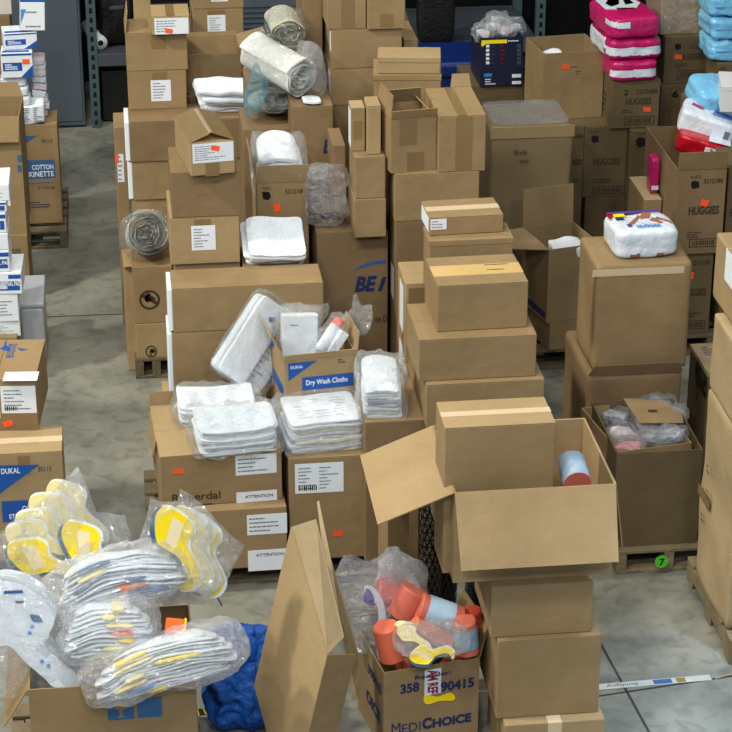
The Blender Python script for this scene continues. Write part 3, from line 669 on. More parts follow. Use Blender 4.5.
f.ptext('BE', 323, 137, 341, 153, NAVY, bold=.04, italic=.2) if False else f.ptext('B', 323, 139, 331, 153, NAVY, bold=.04, italic=.2)
f.tape(320, 108, 331, 116)
P = up(acb, 273, .3); rolled('flattened roll of pads in clear bag, lower of the two rolls', P + Vector((0, .12, pw(15, P))), pw(19, P), .32, (-16, 0, 12), 5, .62, 5)
P = up(ob, 291, .3); Rr = pw(24, P); rolled('large tilted roll of white pads in clear bag, upper of two', P + Vector((-.06, .14, Rr * 1.2)), Rr * .92, .42, (8, 0, 34), 9, .95, 7)
P = up(ob, 288, .85); rolled('rolled cream pads standing behind the large tilted roll', P + Vector((.0, .05, .33)), pw(19, P), .22, (10, 20, 10), 12, .75, 5, mat=CREAM)
P = up(ob, 314, .5); bg = empty('clear_bag', P, (0, R(-8), 0), 'empty hazy clear bag right of the large tilted roll', 'bag', 'loose clear bags'); link('film', soft_bm((pw(26, P), .2, vh(50, P)), 3, .03, 7, 5, 16, ridge=True, fine=.015), HAZY, bg, True, (0, 0, vh(24, P)))
P = up(ob, 312, .12); pack_stack('small white pouch under the hazy clear bag', 'pouch', WG, 'pouch_stack', P, (pw(20, P), .12, .02), 1, [WHITE], seed=31)
P = onzD(250, acb.top + .02, 11.72); bg = empty('clear_bag', P, (0, R(12), 0), 'pale teal clear bag tucked left of the large roll', 'bag', 'loose clear bags'); link('film', soft_bm((.1, .16, .34), 3, .03, 7, 8, 14, ridge=True, fine=.012), clear('teal_film', (.55, .78, .85), .15, .35, .2), bg, True, (0, 0, .17))
bst = carton('narrow brown box behind the rolls holding the teal bag', 246, 262, 82, None, D=12.0, z=.001, d=.3, tone='B')

# ------------------------------------------------------------------ CENTRE BACK: tall stacks
bem = carton('large brown carton with big blue lettering behind the washcloth box', 316.5, 388, 233.5, None, D=10.85, z=.001, d=.6, tone='B', seam='x')
f = bem.front
f.ptext('BEMIS', 355.5, 275, 409, 292, NAVY, bold=.04, italic=.25) if False else (f.ptext('BE', 354.5, 276, 377, 291.5, NAVY, bold=.045, italic=.25), f.ptext('/', 377.5, 277, 386.5, 291, NAVY, bold=.06))
arc = [(353, 271), (360, 266), (368, 262.5), (377, 260.5), (386, 260)]; f.poly('printed_emblem', arc + [(386, 263), (377, 264), (368, 266), (360, 268.5)], DBLUE)
f.ptext('on D', 375, 315.5, 387, 322, BROWNINK, bold=.02)
m2 = carton('lower brown box of a pair sitting on the blue lettered carton', 354.5, 386, 200.5, 238, z=bem, d=.42, tone='M')
m1 = carton('upper brown box of the pair on the blue lettered carton', 355, 385.5, 158, None, D=10.8, z=m2, ybk=141, tone='M')
mside = carton('narrow brown box standing left of the paired boxes', 333, 345.5, 146, None, D=11.06, z=bem, d=.3, tone='B')
l1 = carton('small taped box with white side label on the paired boxes', 351, 365, 108, None, D=10.9, z=m1, d=.13, tone='M', top='Y'); l1.front.tape(353.5, 121, 362, 139); l1.left.slab('shipping_label', (.02, .02, l1.d - .01, l1.h - .02), WHITE)
l2 = carton('small upright box against the flapped pair, centre', 367.5, 381, 106, None, D=10.85, z=m1, d=.16, tone='L')
k0 = carton('brown tall box at the base of the centre back column', 331, 400, 106, None, D=11.75, z=.001, d=.9, tone='B')
k3 = carton('brown box third from the top of the centre back column', 330.5, 375, 69.5, None, D=11.75, z=k0, d=.8, tone='M'); k3.left.slab('shipping_label', (.7, .01, .79, k3.h*.9), WHITE)
k2 = carton('wide brown box second from the top of the centre back column', 331, 402, 30, None, D=11.75, z=k3, d=.8, tone='M'); k2.left.slab('shipping_label', (.74, .1, .79, k2.h*.95), WHITE)
ka = carton('tall narrow brown boxes left of the wide taped box, top centre', 303, 322, -30, None, D=12.0, z=.001, d=.5, tone='B')
kk2 = carton('brown box right of the third column box, behind the flat boxes', 377, 418, 69, None, D=12.3, z=k0, d=.3, tone='M') if False else None
k1 = carton('brown box with a wide tape strip cut by the top edge', 327, 366, -30, None, D=11.75, z=k2, d=.8, tone='M'); k1.front.tape(341, -30, 354.5, 27.5)
k1b = carton('brown box with a tape end, right of the wide taped box', 367.5, 405.5, -30, None, D=11.75, z=k2, d=.5, tone='M'); k1b.front.tape(380, 14, 393.5, 27)
kr = carton('tan box with a tucked flap right behind the column', 404, 418, 40, None, D=12.0, z=.001, d=.4, tone='L'); flap(kr, 'back', .14, 10, TONE['L'], .05)
kr.root['label'] = 'tan box with pointed raised flap behind the flat lidded boxes'
# flapped pair and their column
hb0 = carton('brown box low in the column under the flapped pair', 396, 480, 268, None, D=10.75, z=.001, d=.45, tone='B'); hb0.left.slab('shipping_label', (.25, hb0.h - .22, .36, hb0.h - .04), WHITE)
h2 = carton('brown box third below the flapped pair', 395.5, 480, 222, None, D=10.75, z=hb0, d=.45, tone='B')
h1 = carton('brown box directly under the flapped pair of boxes', 395, 479.5, 175, None, D=10.75, z=h2, d=.45, tone='M')
i1 = open_carton('small open box leaning left with a folded side flap', 391, 436, 119.5, 173.5, z=h1, d=.27, tone='M', flaps=[('left', .12, -8, .02), ('front', .05, 20, .0), ('right', .06, -50, .01), ('back', .1, -30, .02)], yaw=9)
i1.front.tape(399.5, 119.8, 417, 145); i1.front.tape(407, 152, 424, 172.5)
i2 = carton('small taped box with lifted flaps, right of the flapped pair', 438, 485, 116.5, 172.5, z=h1, ybk=88, tone='M', yaw=0, seam='y'); i2.front.tape(455.5, 116.8, 472, 172)
flap(i2, 'back', .07, 15, TONE['L'], .01, .004, (0, .45)); toptape(i2, .05, 'y')
j3 = carton('brown box low behind the flapped pair', 374, 440, 118, None, D=11.32, z=.001, d=.3, tone='B')
j2 = carton('flat brown box under the lidded one, centre top', 374, 441, 75, None, D=11.3, z=j3, d=.3, tone='M', seam='lid', yaw=-7)
j1 = carton('flat lidded box with a white end label, centre top', 378, 440, 57, 73.5, z=j2, ybk=47, tone='L', seam='lid', yaw=-8); j1.right.slab('shipping_label', (.02, .01, j1.d - .02, j1.h - .035), WHITE); j2.right.slab('shipping_label', (.05, .04, .15, j2.h - .05), WHITE)
# centre front stack
dd = carton('big brown box right of the bagged white pads, partly hidden', 365, 444, 422.5, None, D=9.45, z=.131, d=.66, tone='B', top='M')
ee0 = carton('brown box under the lowest wide centre carton', 446.5, 540, 430, None, D=9.4, z=.131, d=.5, tone='B', h=dd.h)
e_1 = carton('wide brown carton lowest of the visible centre pile', 426, 543, 385, 428, z=dd, d=.62, tone='M')
e_2 = carton('wide brown carton second from bottom of the centre pile', 419, 537, 340, None, D=9.42, z=e_1, ybk=304, tone='M')
e_3 = carton('brown carton with scribbled tape in the centre pile', 437, 527, 286, 332, z=e_2, ybk=258, tone='M', yaw=1); toptape(e_3, .13, 'x', plain('yellowed_tape', (.80, .68, .45), .3, .5))
e_3.upper.plines(485, 262, 512, 272, BLACK, n=2, seed=2, fill=.12)
e_4b = carton('tall brown box behind the wide centre cartons, under the slotted flat box', 442, 513, 262, None, D=9.93, z=.131, d=.19, tone='M', h=e_2.top - .133)
e_4 = carton('flat brown box with dark slots, second from the top of centre pile', 429.5, 513, 241, None, D=9.93, z=e_2, d=.2, tone='M', seam='lid')
e_5 = carton('thin box with white corner label topping the centre pile', 429.5, 503, 218, 236, z=e_4, ybk=201, tone='M', seam='x', yaw=2)
e_5.front.label(430.5, 219, 446.5, 229.5, 4, 3); e_5.left.slab('shipping_label', (e_5.d*.1, .01, e_5.d*.9, e_5.h-.01), WHITE); toptape(e_5, .06, 'x', PALETAPE)
f1 = carton('brown box with brown tape left behind the centre pile', 405.5, 436, 284, None, D=10.15, z=.131, ybk=262, tone='L'); f1.front.tape(408.5, 288, 424, 308)
f1.left.slab('shipping_label', (f1.d*.3, f1.h - .3, f1.d*.75, f1.h - .05), WHITE); f1.left.slab('shipping_label', (f1.d*.3, f1.h - .55, f1.d*.75, f1.h - .38), WHITE)
# right of centre
big = worn_carton('tall battered brown carton with handwriting and plastic on top', 492, 573, 128, None, D=12.75, z=.001, ybk=103, seed=4, amp=.012)
f = big.front; f.text('Body', f.rect(514, 149, 527, 155), BROWNINK, h=.016); f.text('wash', f.rect(519, 158, 528, 162), BROWNINK, h=.016)
link('plastic_cover', soft_bm((big.w*.96, big.d*.92, .012), 10, .006, 8, 3, 16, ridge=True, fine=.003), CLEAR, big.root, True, (0, 0, big.h + .010))
link('top_flap', box_bm((-big.w/2 - .01, -big.d/2 - .012, big.h - .07), (big.w/2 + .01, -big.d/2 - .006, big.h + .004), .001), TONE['L'], big.root)
qp, _ = pallet('pallet under the tall box with raised flaps, centre right', 524, 12.0, 1, .64, pxr=620, mat=DWOOD)
qq0 = carton('low brown carton with dark stripe under the raised flap box', 550, 600, 323.5, None, D=12.0, z=.131, d=.42, tone='M', yaw=13)
qq = open_carton('tall open brown box with raised back flap, centre right', 549, 600, 250, None, D=12.0, z=qq0, ybk=228, tone='M', yaw=13, flaps=[('back', .24, 3, .0), ('left', .24, 85, .05)])
qq.left.slab('printed_band', (.05, .02, qq.d - .02, .06), NAVY)
P = onzD(566, qq.top - .09, 12.15); pack_stack('white bag just visible inside the raised flap box', 'bag', WG, 'pad_package', P, (.2, .2, .08), 1, [WHITE], seed=3, amp=.02)
# cartons of diapers at the back right
DG = 'diaper cartons'
def diaper(label, *a, num='5212180', word=None, **k):
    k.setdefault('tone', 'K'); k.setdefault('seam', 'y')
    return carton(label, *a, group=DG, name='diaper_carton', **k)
DM = dict(icon=1)
def icon(f, x, y, s=3.6): f.poly('printed_icon', [(x - s, y - s*.5), (x - s*.3, y - s), (x + s, y - s*.7), (x + s, y + s*.7), (x - s*.5, y + s*1.1), (x - s, y + s*.6)], BLACK)
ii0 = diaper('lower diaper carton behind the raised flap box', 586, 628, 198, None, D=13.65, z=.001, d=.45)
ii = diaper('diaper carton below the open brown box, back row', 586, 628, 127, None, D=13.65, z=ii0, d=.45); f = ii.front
f.ptext("4-60'S", 590, 130, 599, 133); icon(f, 595, 139); f.ptext('HUGGIES', 593, 158, 620, 165, bold=.03); f.plines(593, 178, 620, 183, n=3, seed=5); f.barbox(592, 186, 623, 194)
ij0 = diaper('diaper carton half hidden behind the battered tall carton', 548, 585, 127, None, D=13.65, z=.001, d=.45); f = ij0.front
f.ptext('180', 574, 134, 583, 138, bold=.03); f.ptext('IES', 572, 159, 582, 165, bold=.03); f.plines(572, 178, 582, 183, n=3, seed=5)
jj0 = diaper('diaper carton column under the pink packs', 631, 662, 131, None, D=13.6, z=.001, d=.45); f = jj0.front; f.ptext("4-60'S", 637, 132, 647, 135); icon(f, 641, 142, 5)
cc = open_carton('open brown box with orange sticker and scrawl, back right', 542, 601.5, 54, 121, z=ii, ybk=37.5, tone='M', flaps=[], yaw=7); f = cc.front; f.sticker(562, 64.5, 569.5, 69, -.15); f.plines(571, 65, 584, 68, n=1, seed=4, fill=.3); f.plines(576, 70, 582, 75, n=2, seed=6, fill=.3)
P = onzD(553, cc.top - .1, 13.9); pack_stack('pale bag just visible inside the orange stickered open box', 'bag', WG, 'pad_package', P, (.12, .2, .07), 1, [PAD], seed=3, amp=.02)
ff = diaper('diaper carton numbered 5213480 under the pink packs', 610, 658, 81.5, 129, z=jj0, d=.42, num='5213480'); f = ff.front
f.ptext("2", 624, 90, 628, 95, BLACK); f.ptext('5213480', 636.5, 89, 657, 93.5, bold=.02); f.ptext('HUGGIES', 626, 98, 651, 104.5, bold=.03); f.sticker(643, 107, 650.5, 111.5, -.1); f.plines(622, 109, 640, 113, n=2, seed=1); f.barbox(624, 116, 654, 124.5)
l_ = ff.left; l_.lines((.05, .05, ff.d - .08, ff.h - .08), BLACK, 5, 4, fill=.25)
gg0 = diaper('diaper carton with 6 mark under the 5212480 carton', 661, 706, 85.5, None, D=13.9, z=.001, d=.45, tone='K'); f = gg0.front; f.ptext("6-72'S", 670, 86.5, 680, 89.5); f.ptext('6', 672, 90.5, 678.5, 97.5, BLACK, bold=.05)
gg = diaper('diaper carton numbered 5212480 with sticker, back right', 663, 712, 37, 84, z=gg0, d=.4); f = gg.front
f.ptext("2-58'S", 694, 40, 705, 43); icon(f, 678, 46.5, 3); f.ptext('5212480', 689.5, 44, 709.5, 48.5, bold=.02); f.ptext('HUGGIES', 680, 53, 704, 59.5, bold=.03); f.sticker(674.5, 54.5, 682, 59, -.1); f.plines(674, 63, 695, 68, n=3, seed=9); f.barbox(677, 70, 706, 79)
gh = carton('tan box wrapped in clear film above the 5212480 carton', 660, 711, 0, 35, z=gg, d=.4, tone='M'); gh.front.sticker(650, 3, 655, 8) if False else None
link('film_wrap', soft_bm((gh.w + .02, gh.d + .02, gh.h + .01), 20, .006, 9, 4, 18, ridge=True, fine=.004), CLEAR, gh.root, True, (0, 0, gh.h/2 + .004))
gr = diaper('diaper carton peeking below the blue film packs', 719, 760, 64, None, D=13.6, z=.001, d=.4); gr.front.ptext("4-60'S", 717, 66.5, 726, 70); gr.front.ptext('5212', 716, 71, 732, 75, bold=.02)
# blue film packs
prev = None
for i, (y0_, y1_) in enumerate(((41, 63), (19, 41), (-4, 19))):
    b = frame(710, 760, y0_, y1_, D=13.62, d=.35); nm = ('lowest', 'middle', 'top')[i]
    r = empty('underpad_pack', b.loc, (0, 0, 0), '%s of the stacked light blue film packs, right edge' % nm, 'pack', 'light blue film packs'); link('film', soft_bm((b.w, b.d, b.h), 7, .012, 8, i, 16, ridge=True, fine=.005), PACKB, r, True, (0, 0, b.h/2)); 
    link('side_seam', box_bm((-b.w*.4, -b.d/2 - .004, b.h*.47), (b.w*.4, -b.d/2 + .01, b.h*.53)), plain('mid_blue_film', (.35, .62, .85), .3, .5), r)
# pink packs
def diaper_pack(label, b, mats, group, band=None, art=None, rot=(0, 0, 0), exp=7):
    r = empty('diaper_pack', b.loc, (R(rot[0]), R(rot[1]), b.yaw + R(rot[2])), label, 'pack', group)
    link('film', soft_bm((b.w, b.d, b.h), exp, .008, 7, len(label), 18, ridge=True, fine=.003), mats, r, True, (0, 0, b.h/2)); b.root = r; return b
def wrapped(bw, bd, bh, z0, z1, exp=7, seed=1, x=(-1, 1), y=(-1, 1), off=.0025):
    """band that follows the surface of a soft pack between heights z0 and z1"""
    bm = soft_bm((bw, bd, bh), exp, .008, 7, seed, 18, ridge=True, fine=.003)
    kill = [f for f in bm.faces if not (z0 <= f.calc_center_median().z + bh/2 <= z1 and x[0]*bw/2 <= f.calc_center_median().x <= x[1]*bw/2 and y[0]*bd/2 <= f.calc_center_median().y <= y[1]*bd/2)]
    bmesh.ops.delete(bm, geom=kill, context='FACES')
    for v in bm.verts: v.co += v.co.normalized() * off
    return bm
def band_on(b, z0, z1, mat, name='printed_band', x=(-1, 1), y=(-1, 1), exp=7):
    o = link(name, wrapped(b.w, b.d, b.h, z0*b.h, z1*b.h, exp, len(b.root['label']), x, y), mat, b.root, True, (0, 0, b.h/2)); return o
pk1 = frame(611, 657.5, 62.5, 83, z=ff.top, D=None, d=.34); pk1 = diaper_pack('lowest magenta diaper pack on the 5213480 carton', pk1, PINK, 'magenta diaper packs'); band_on(pk1, .25, .6, PACKW, y=(-1.2, -.4))
pk2 = frame(609, 663, 39, 61, z=pk1.top - .004 + 0, d=.34) if False else frame(609, 663, 41, 62, z=ff.top + pk1.h + .002, d=.5, yaw=4); pk2 = diaper_pack('middle magenta diaper pack with white band, back right', pk2, PINK, 'magenta diaper packs'); band_on(pk2, .25, .62, PACKW, y=(-1.2, -.4)); band_on(pk2, .1, .9, PACKW, x=(-1.2, -.75), y=(-.6, .9))
pk3 = frame(611, 661.5, 19, 41, z=ff.top + pk1.h + pk2.h + .004, d=.52, yaw=6); pk3 = diaper_pack('top magenta diaper pack with printed picture on its upper face', pk3, PINK, 'magenta diaper packs')
def flat_art(b, items, dz=.004):
    for nm, pts, mat in items:
        bm = bmesh.new(); prism(bm, [(x*b.w/2, y*b.d/2) for x, y in pts], b.h + dz, b.h + dz + .002); link(nm, bm, mat, b.root)
flat_art(pk3, [('printed_panel', [(-.85, -.2), (.3, -.3), (.75, .2), (.6, .85), (-.8, .85)], PACKW), ('printed_picture', [(-.5, .0), (-.1, .2), (.1, .6), (-.3, .7), (-.6, .3)], SKIN), ('printed_picture', [(.1, .1), (.5, .2), (.5, .6), (.25, .6)], SKYB), ('printed_word', [(-.4, -.28), (.3, -.35), (.3, -.2), (-.4, -.12)], REDF)])
band_on(pk3, .55, .8, PACKW, x=(-1.2, -.3), y=(-1.2, -.5))
# right hand diaper carton column
ll = diaper('lower diaper carton with orange tag, right side', 677, 714, 253, None, D=12.25, z=.13, d=.5, num='x') ; f = ll.front
ptl, _ = pallet('pallet under the right hand diaper cartons', 650, 12.2, 1, .8, pxr=770, mat=DWOOD)
f.ptext('5212180', 691.5, 260, 710, 265, bold=.02); f.ptext('HUGGIES', 680, 288.5, 706, 296, bold=.03); f.plines(687, 312, 705, 317, n=3, seed=6); f.barbox(684, 320.5, 705, 329); f.sticker(689, 272, 693.5, 278.5)
kc = open_carton('open diaper carton numbered 5212180 with packs inside, right', 678, 727, 170, None, D=12.22, z=ll, ybk=127, tone='B', flaps=[('front', .11, 6, .0)], group=DG, name='diaper_carton'); f = kc.front
f.ptext("4-60'S", 690.5, 175, 701, 178.5); icon(f, 695, 184.5, 4); f.ptext('5212180', 703.5, 178.5, 723, 183, bold=.02); f.sticker(700.5, 199.5, 708.5, 206, -.35); f.ptext('HUGGIES', 688.5, 206, 719, 214.5, bold=.04); f.plines(687, 231, 716, 238, n=3, seed=7); f.barbox(689, 238.5, 717, 247)
kc.left.lines((.1, kc.h*.55, kc.d - .06, kc.h*.78), BLACK, 1, 3, fill=.9); kc.left.lines((.08, .12, kc.d - .06, kc.h*.5), BLACK, 6, 5, fill=.3)
sb = carton('box with pale top beside the open right hand carton', 645, 662, 200, None, D=12.5, z=.131, d=.42, tone='M', top='Y', group=DG, name='diaper_carton')
P = up(sb, 652, .35); r = empty('diaper_pack', P, (0, 0, 0), 'narrow magenta pack standing beside the open right carton', 'pack', 'magenta diaper packs'); link('film', soft_bm((pw(9, P), .12, vh(34, P)), 8, .005, 8, 3, 10), PINK, r, True, (0, 0, vh(17, P))); link('printed_band', box_bm((-pw(3.5, P), -.066, .03), (pw(3.5, P), -.06, .055)), PACKW, r)
rest = diaper('diaper carton at the right edge behind the open one', 729.5, 780, 165, None, D=12.3, z=.131, d=.4); rest.front.ptext('HUGGIES', 730, 208, 760, 216, bold=.03)
# packs in and on the open carton
def soft_pack(label, P, s, rot, mat, group, seed=2, exp=7): 
    r = empty('diaper_pack', P, tuple(R(a) for a in rot), label, 'pack', group); b = Box(); b.w, b.d, b.h = s; b.root = r; b.loc = P; b.yaw = 0
    link('film', soft_bm(s, exp, .008, 7, len(label), 18, ridge=True, fine=.003), mat, r, True, (0, 0, s[2]/2)); return b
P = up(kc, 700, .62, -.07); s = (pw(54, P), .24, .1)
pr = soft_pack('red and white diaper pack tilted in the open right carton', P, (s[0], s[1], .12), (4, 14, -14), REDF, 'diaper packs on the right'); flat_art(pr, [('printed_panel', [(.1, -.9), (.95, -.8), (.9, .8), (.2, .8)], PACKW)]); band_on(pr, .2, .75, PACKW, x=(.1, 1.1), y=(-1.2, -.3))
rest2 = diaper('diaper carton behind the open right one, under a blue film pack', 697, 775, 112, None, D=12.9, z=.001, d=.4)
P = up(kc, 704, .75, .015); pw1 = soft_pack('white diaper pack with barcode lying across the open right carton', P, (pw(58, P), .26, .15), (4, 16, -16), PACKW, 'diaper packs on the right')
flat_art(pw1, [('printed_word', [(-.75, -.1), (-.35, -.3), (-.3, .0), (-.7, .2)], REDF), ('printed_panel', [(0, -.4), (.8, -.5), (.85, .1), (.1, .2)], SKYB), ('printed_panel', [(.1, -.2), (.7, -.3), (.7, -.05), (.15, .05)], REDF)]); band_on(pw1, .02, .2, REDF, x=(.3, 1.2), y=(-1.3, -.3)); band_on(pw1, .35, .7, INK, x=(.62, .8), y=(-1.3, -.6))
P = up(rest2, 722, .3, .0); bb = soft_pack('light blue film pack leaning at the right edge', P, (pw(70, P), .3, .15), (14, 4, 10), PACKB, 'light blue film packs')
P = up(kc, 741, .9, .20); wb = carton('white box leaning at the right edge above the packs', 720, 770, 86, 112, z=P.z, d=.3, tone=plain('white_board', (.83, .83, .84), .7), name='white_box', yaw=-12, seam='none', D=None)
# big box with diaper pack
ss = worn_carton('brown box with crushed flaps under the big battered box', 588, 683, 376, None, D=10.35, z=.001, d=.62, tone='B', seed=7, amp=.008, exp=30)
flap(ss, 'front', .07, 20, TONE['B'], .03)
rr_ = worn_carton('large brown box carrying a white diaper pack, right of centre', 592, 686, 266, 372, z=ss.top + .004, ybk=236, tone='M', seed=9, amp=.006, exp=40)
rr_.front.tape(592.5, 268, 684, 275, PALETAPE)
P = up(rr_, 640, .5); dp = soft_pack('white diaper pack with baby print lying on the big brown box', P, (pw(65, P), .3, .15), (0, 0, 3), PACKW, 'diaper packs on the right')
flat_art(dp, [('printed_picture', [(.0, .1), (.3, .2), (.45, .6), (.25, .75), (.05, .4)], SKIN), ('printed_picture', [(.45, .1), (.85, -.4), (.9, -.3), (.55, .25)], SKIN), ('printed_picture', [(-.5, -.3), (-.1, .3), (0, .5), (.05, .35), (-.35, -.3)], SKIN), ('printed_picture', [(.25, .0), (.5, -.4), (.6, -.3), (.4, .2)], SKIN), ('printed_panel', [(-.9, .7), (.8, .8), (.8, .92), (-.9, .9)], PURPLE), ('printed_corner', [(-.95, .2), (-.7, .75), (-.95, .75)], REDF), ('printed_badge', [(-.75, .15), (-.5, .15), (-.5, .35), (-.75, .35)], NAVY), ('printed_badge', [(-.55, -.55), (-.42, -.55), (-.42, -.3), (-.55, -.3)], PURPLE), ('printed_patch', [(-.75, .45), (-.4, .45), (-.4, .7), (-.75, .7)], YELLOW)])
Fd = Face(dp.root, (-dp.w/2, -dp.d/2, dp.h + .007), (1, 0, 0), (0, 1, 0), (1, 1), P, 0); Fd.text('HUGGIES', (dp.w*.35, dp.d*.14, dp.w*.72, dp.d*.27), SKYB, bold=.04)
band_on(dp, .05, .2, SKIN, x=(-.6, -.3), y=(-1.3, -.6)); band_on(dp, .05, .2, SKIN, x=(.3, .5), y=(-1.3, -.6))
# shade-toned box holding the metallised bags
ptt, _ = pallet('pallet with the green numbered sticker, right of centre', 616, 9.56, 1, .72, pxr=720)
tt = open_carton('dark brown open box holding a smaller tilted box', 617, 703, 454, None, D=9.6, z=.131, ybk=402, tone='K', flaps=[])  # dark tone holds the shadow lying on this box
uu = open_carton('tilted open box full of clear bagged items inside the dark box', 619, 692, 452, None, D=9.66, z=tt.top - .14, d=.52, tone='M', flaps=[], yaw=9)
FS = plain('crumpled_silver', (.66, .68, .72), .25, .6, .25, 14, .9, metal=.3, bscale=40)
g = random.Random(5)
P = up(uu, 655, .5, -.1)
spots = [(617, .85, FS), (640, .9, FS), (658, .92, FS), (621, .5, PINKPAD), (645, .62, PINKPAD), (672, .62, FS), (630, .2, plain('red_striped', (.80, .55, .56), .5)), (652, .25, FS), (672, .22, FS), (662, .45, FS)]
for i, (px, fy, mt) in enumerate(spots):
    P = up(uu, px, fy, -.09 + .015 * (i % 3)); where = ['back left', 'back middle', 'back right', 'left', 'centre left', 'right', 'front left', 'front middle', 'front right', 'centre right'][i]
    r = empty('bagged_item', P, (R(g.uniform(-15, 15)), R(g.uniform(-15, 15)), R(g.uniform(0, 180))), 'clear bagged item at the %s of the tilted box' % where, 'bag', 'clear bagged items in the tilted box')
    link('contents', soft_bm((.13, .09, .05), 4, .012, 12, i, 10, ridge=True), mt, r, True, (0, 0, .05)); link('clear_bag', soft_bm((.18, .13, .09), 3, .022, 12, i + 3, 14, ridge=True, fine=.014), CLEAR, r, True, (0, 0, .05))
P = up(uu, 652, .6, .03); r = empty('cardboard_piece', P, (R(6), R(4), R(-14)), 'loose tan cardboard piece with scribble on the bagged items', 'cardboard'); bm = bmesh.new()
prism(bm, [(-.15, .10), (-.06, -.12), (.16, -.07), (.15, .02), (.07, .12)], 0, .004); link('sheet', bm, TONE['M'], r); bm = bmesh.new(); prism(bm, [(-.02, -.01), (.03, .0), (.02, .025), (-.02, .015)], .0042, .0048); link('scribble', bm, BROWNINK, r)
# green sticker on the pallet
P = onz(661.5, 562, .09); P = onD(661.5, 561.5, 9.545); r = empty('round_sticker', P, (0, 0, 0), 'round green sticker numbered 7 on the right pallet edge', 'sticker')
bm = bmesh.new(); cyl(bm, (0, 0, 0), (0, -.004, 0), .034, 24); link('disc', bm, GREEN, r); Fg = Face(r, (-.016, -.005, -.02), (1, 0, 0), (0, 0, 1), (1, 1), P, 0); Fg.text('7', (.004, .0, .03, .04), BLACK, h=.001, bold=.03, name='printed_number')
# far right edge
pp = carton('dark sided box with a pale top between the right stacks', 708, 760, 372, None, D=10.55, z=.001, ybk=344, tone='K', top='Y', name='diaper_carton', group=DG, seam='none'); pp.left.ptext('HUGGIES', 695, 362, 708, 392, BLACK, bold=.03)
pp.upper.plines(703, 346, 716, 356, INK, n=4, seed=3)
opal, _ = pallet('pallet corner with blue paint at the bottom right edge', 729, 8.72, 1, .8, pxr=800)
oo = worn_carton('bulging battered tan box at the right edge, lower of two', 741, 800, 440, None, D=8.8, z=.132, ybk=386, tone='Y', seed=12, amp=.018, exp=30)
nn = worn_carton('tan box at the right edge, directly on the bulging battered box', 738, 800, 348, None, D=8.95, z=oo.top + .004, ybk=312, tone='Y', seed=15, amp=.006, exp=40)
no = worn_carton('tan box with shipping label at the right edge, topmost of three', 743, 800, 268, None, D=9.1, z=nn.top + .004, ybk=232, tone='L', seed=18, amp=.006, exp=40); no.left.slab('shipping_label', no.left.rect(727, 252, 736, 286), WHITE, .008, .010)
oo.left.slab('packing_tape', (oo.d*.05, oo.h*.45, oo.d*.4, oo.h*.5), TAPE, .02, .021)
for (u, v_) in ((.25, .62), (.3, .5), (.18, .34)): oo.left.lines((oo.d*u, oo.h*v_, oo.d*(u + .12), oo.h*(v_ + .05)), BLACK, 2, 3, h=.022, fill=.4)
P = onzD(716, .002, 8.6); r = empty('cardboard_piece', P, (R(-62), 0, R(20)), 'torn tan cardboard scrap leaning on the bottom right pallet', 'cardboard'); bm = bmesh.new(); prism(bm, [(0, 0), (.3, 0), (.32, .22), (.05, .2)], 0, .006); link('sheet', bm, TONE['L'], r); bm = bmesh.new(); prism(bm, [(.07, .06), (.13, .06), (.15, .12), (.08, .13)], .0062, .007); link('paint_mark', bm, SKYB, r)

# navy printed carton with bags
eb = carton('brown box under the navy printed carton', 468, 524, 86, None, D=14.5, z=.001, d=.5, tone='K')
db = open_carton('navy printed carton with check rows holding clear bags', 480, 522, 38, 86.5, z=eb, d=.4, tone=NAVYBOX, name='printed_carton'); f = db.front
f.band(481.5, 40, 507, 43.5, YELLOW); f.poly('printed_corner', [(481, 43.5), (486, 43.5), (482, 47)], YELLOW); f.plines(508, 39.5, 520, 42, WHITE, n=1, seed=2)
for i in range(5):
    y = 46 + i * 4.2; f.band(486, y - 1.4, 489.3, y + 1.4, WHITE, 'printed_square'); f.plines(491, y - 1, 497, y + 1, LGREY, n=1, seed=i); f.plines(500.5, y - 1, 506, y + 1, REDF, n=1, seed=i + 4); f.band(517, y - 1.6, 521, y + 1.6, LGREY, 'printed_square')
f.plines(484, 73, 493, 77, SKYB, n=1, seed=2, fill=.8); f.plines(485, 78, 498, 85, WHITE, n=3, seed=8); f.band(512, 74, 521, 77.5, WHITE, 'printed_square'); f.band(512, 81, 521, 84, WHITE, 'printed_square')
for i, (px, fy, dz) in enumerate(((483, .3, .02), (493, .5, .05), (504, .4, .03), (514, .5, .03), (498, .8, .05))):
    P = up(db, px, fy, -.08 + dz); nm = ['left', 'centre left', 'centre', 'right', 'back'][i]
    r = empty('bagged_item', P, (0, 0, i), 'crumpled clear bag at the %s of the navy carton' % nm, 'bag', 'clear bags in the navy carton'); link('contents', soft_bm((.09, .09, .05), 4, .012, 12, i, 8, ridge=True), PACKW if i % 2 else PINKPAD, r, True, (0, 0, .05)); link('clear_bag', soft_bm((.15, .15, .12), 3, .02, 12, i + 3, 14, ridge=True, fine=.012), HAZY, r, True, (0, 0, .06))

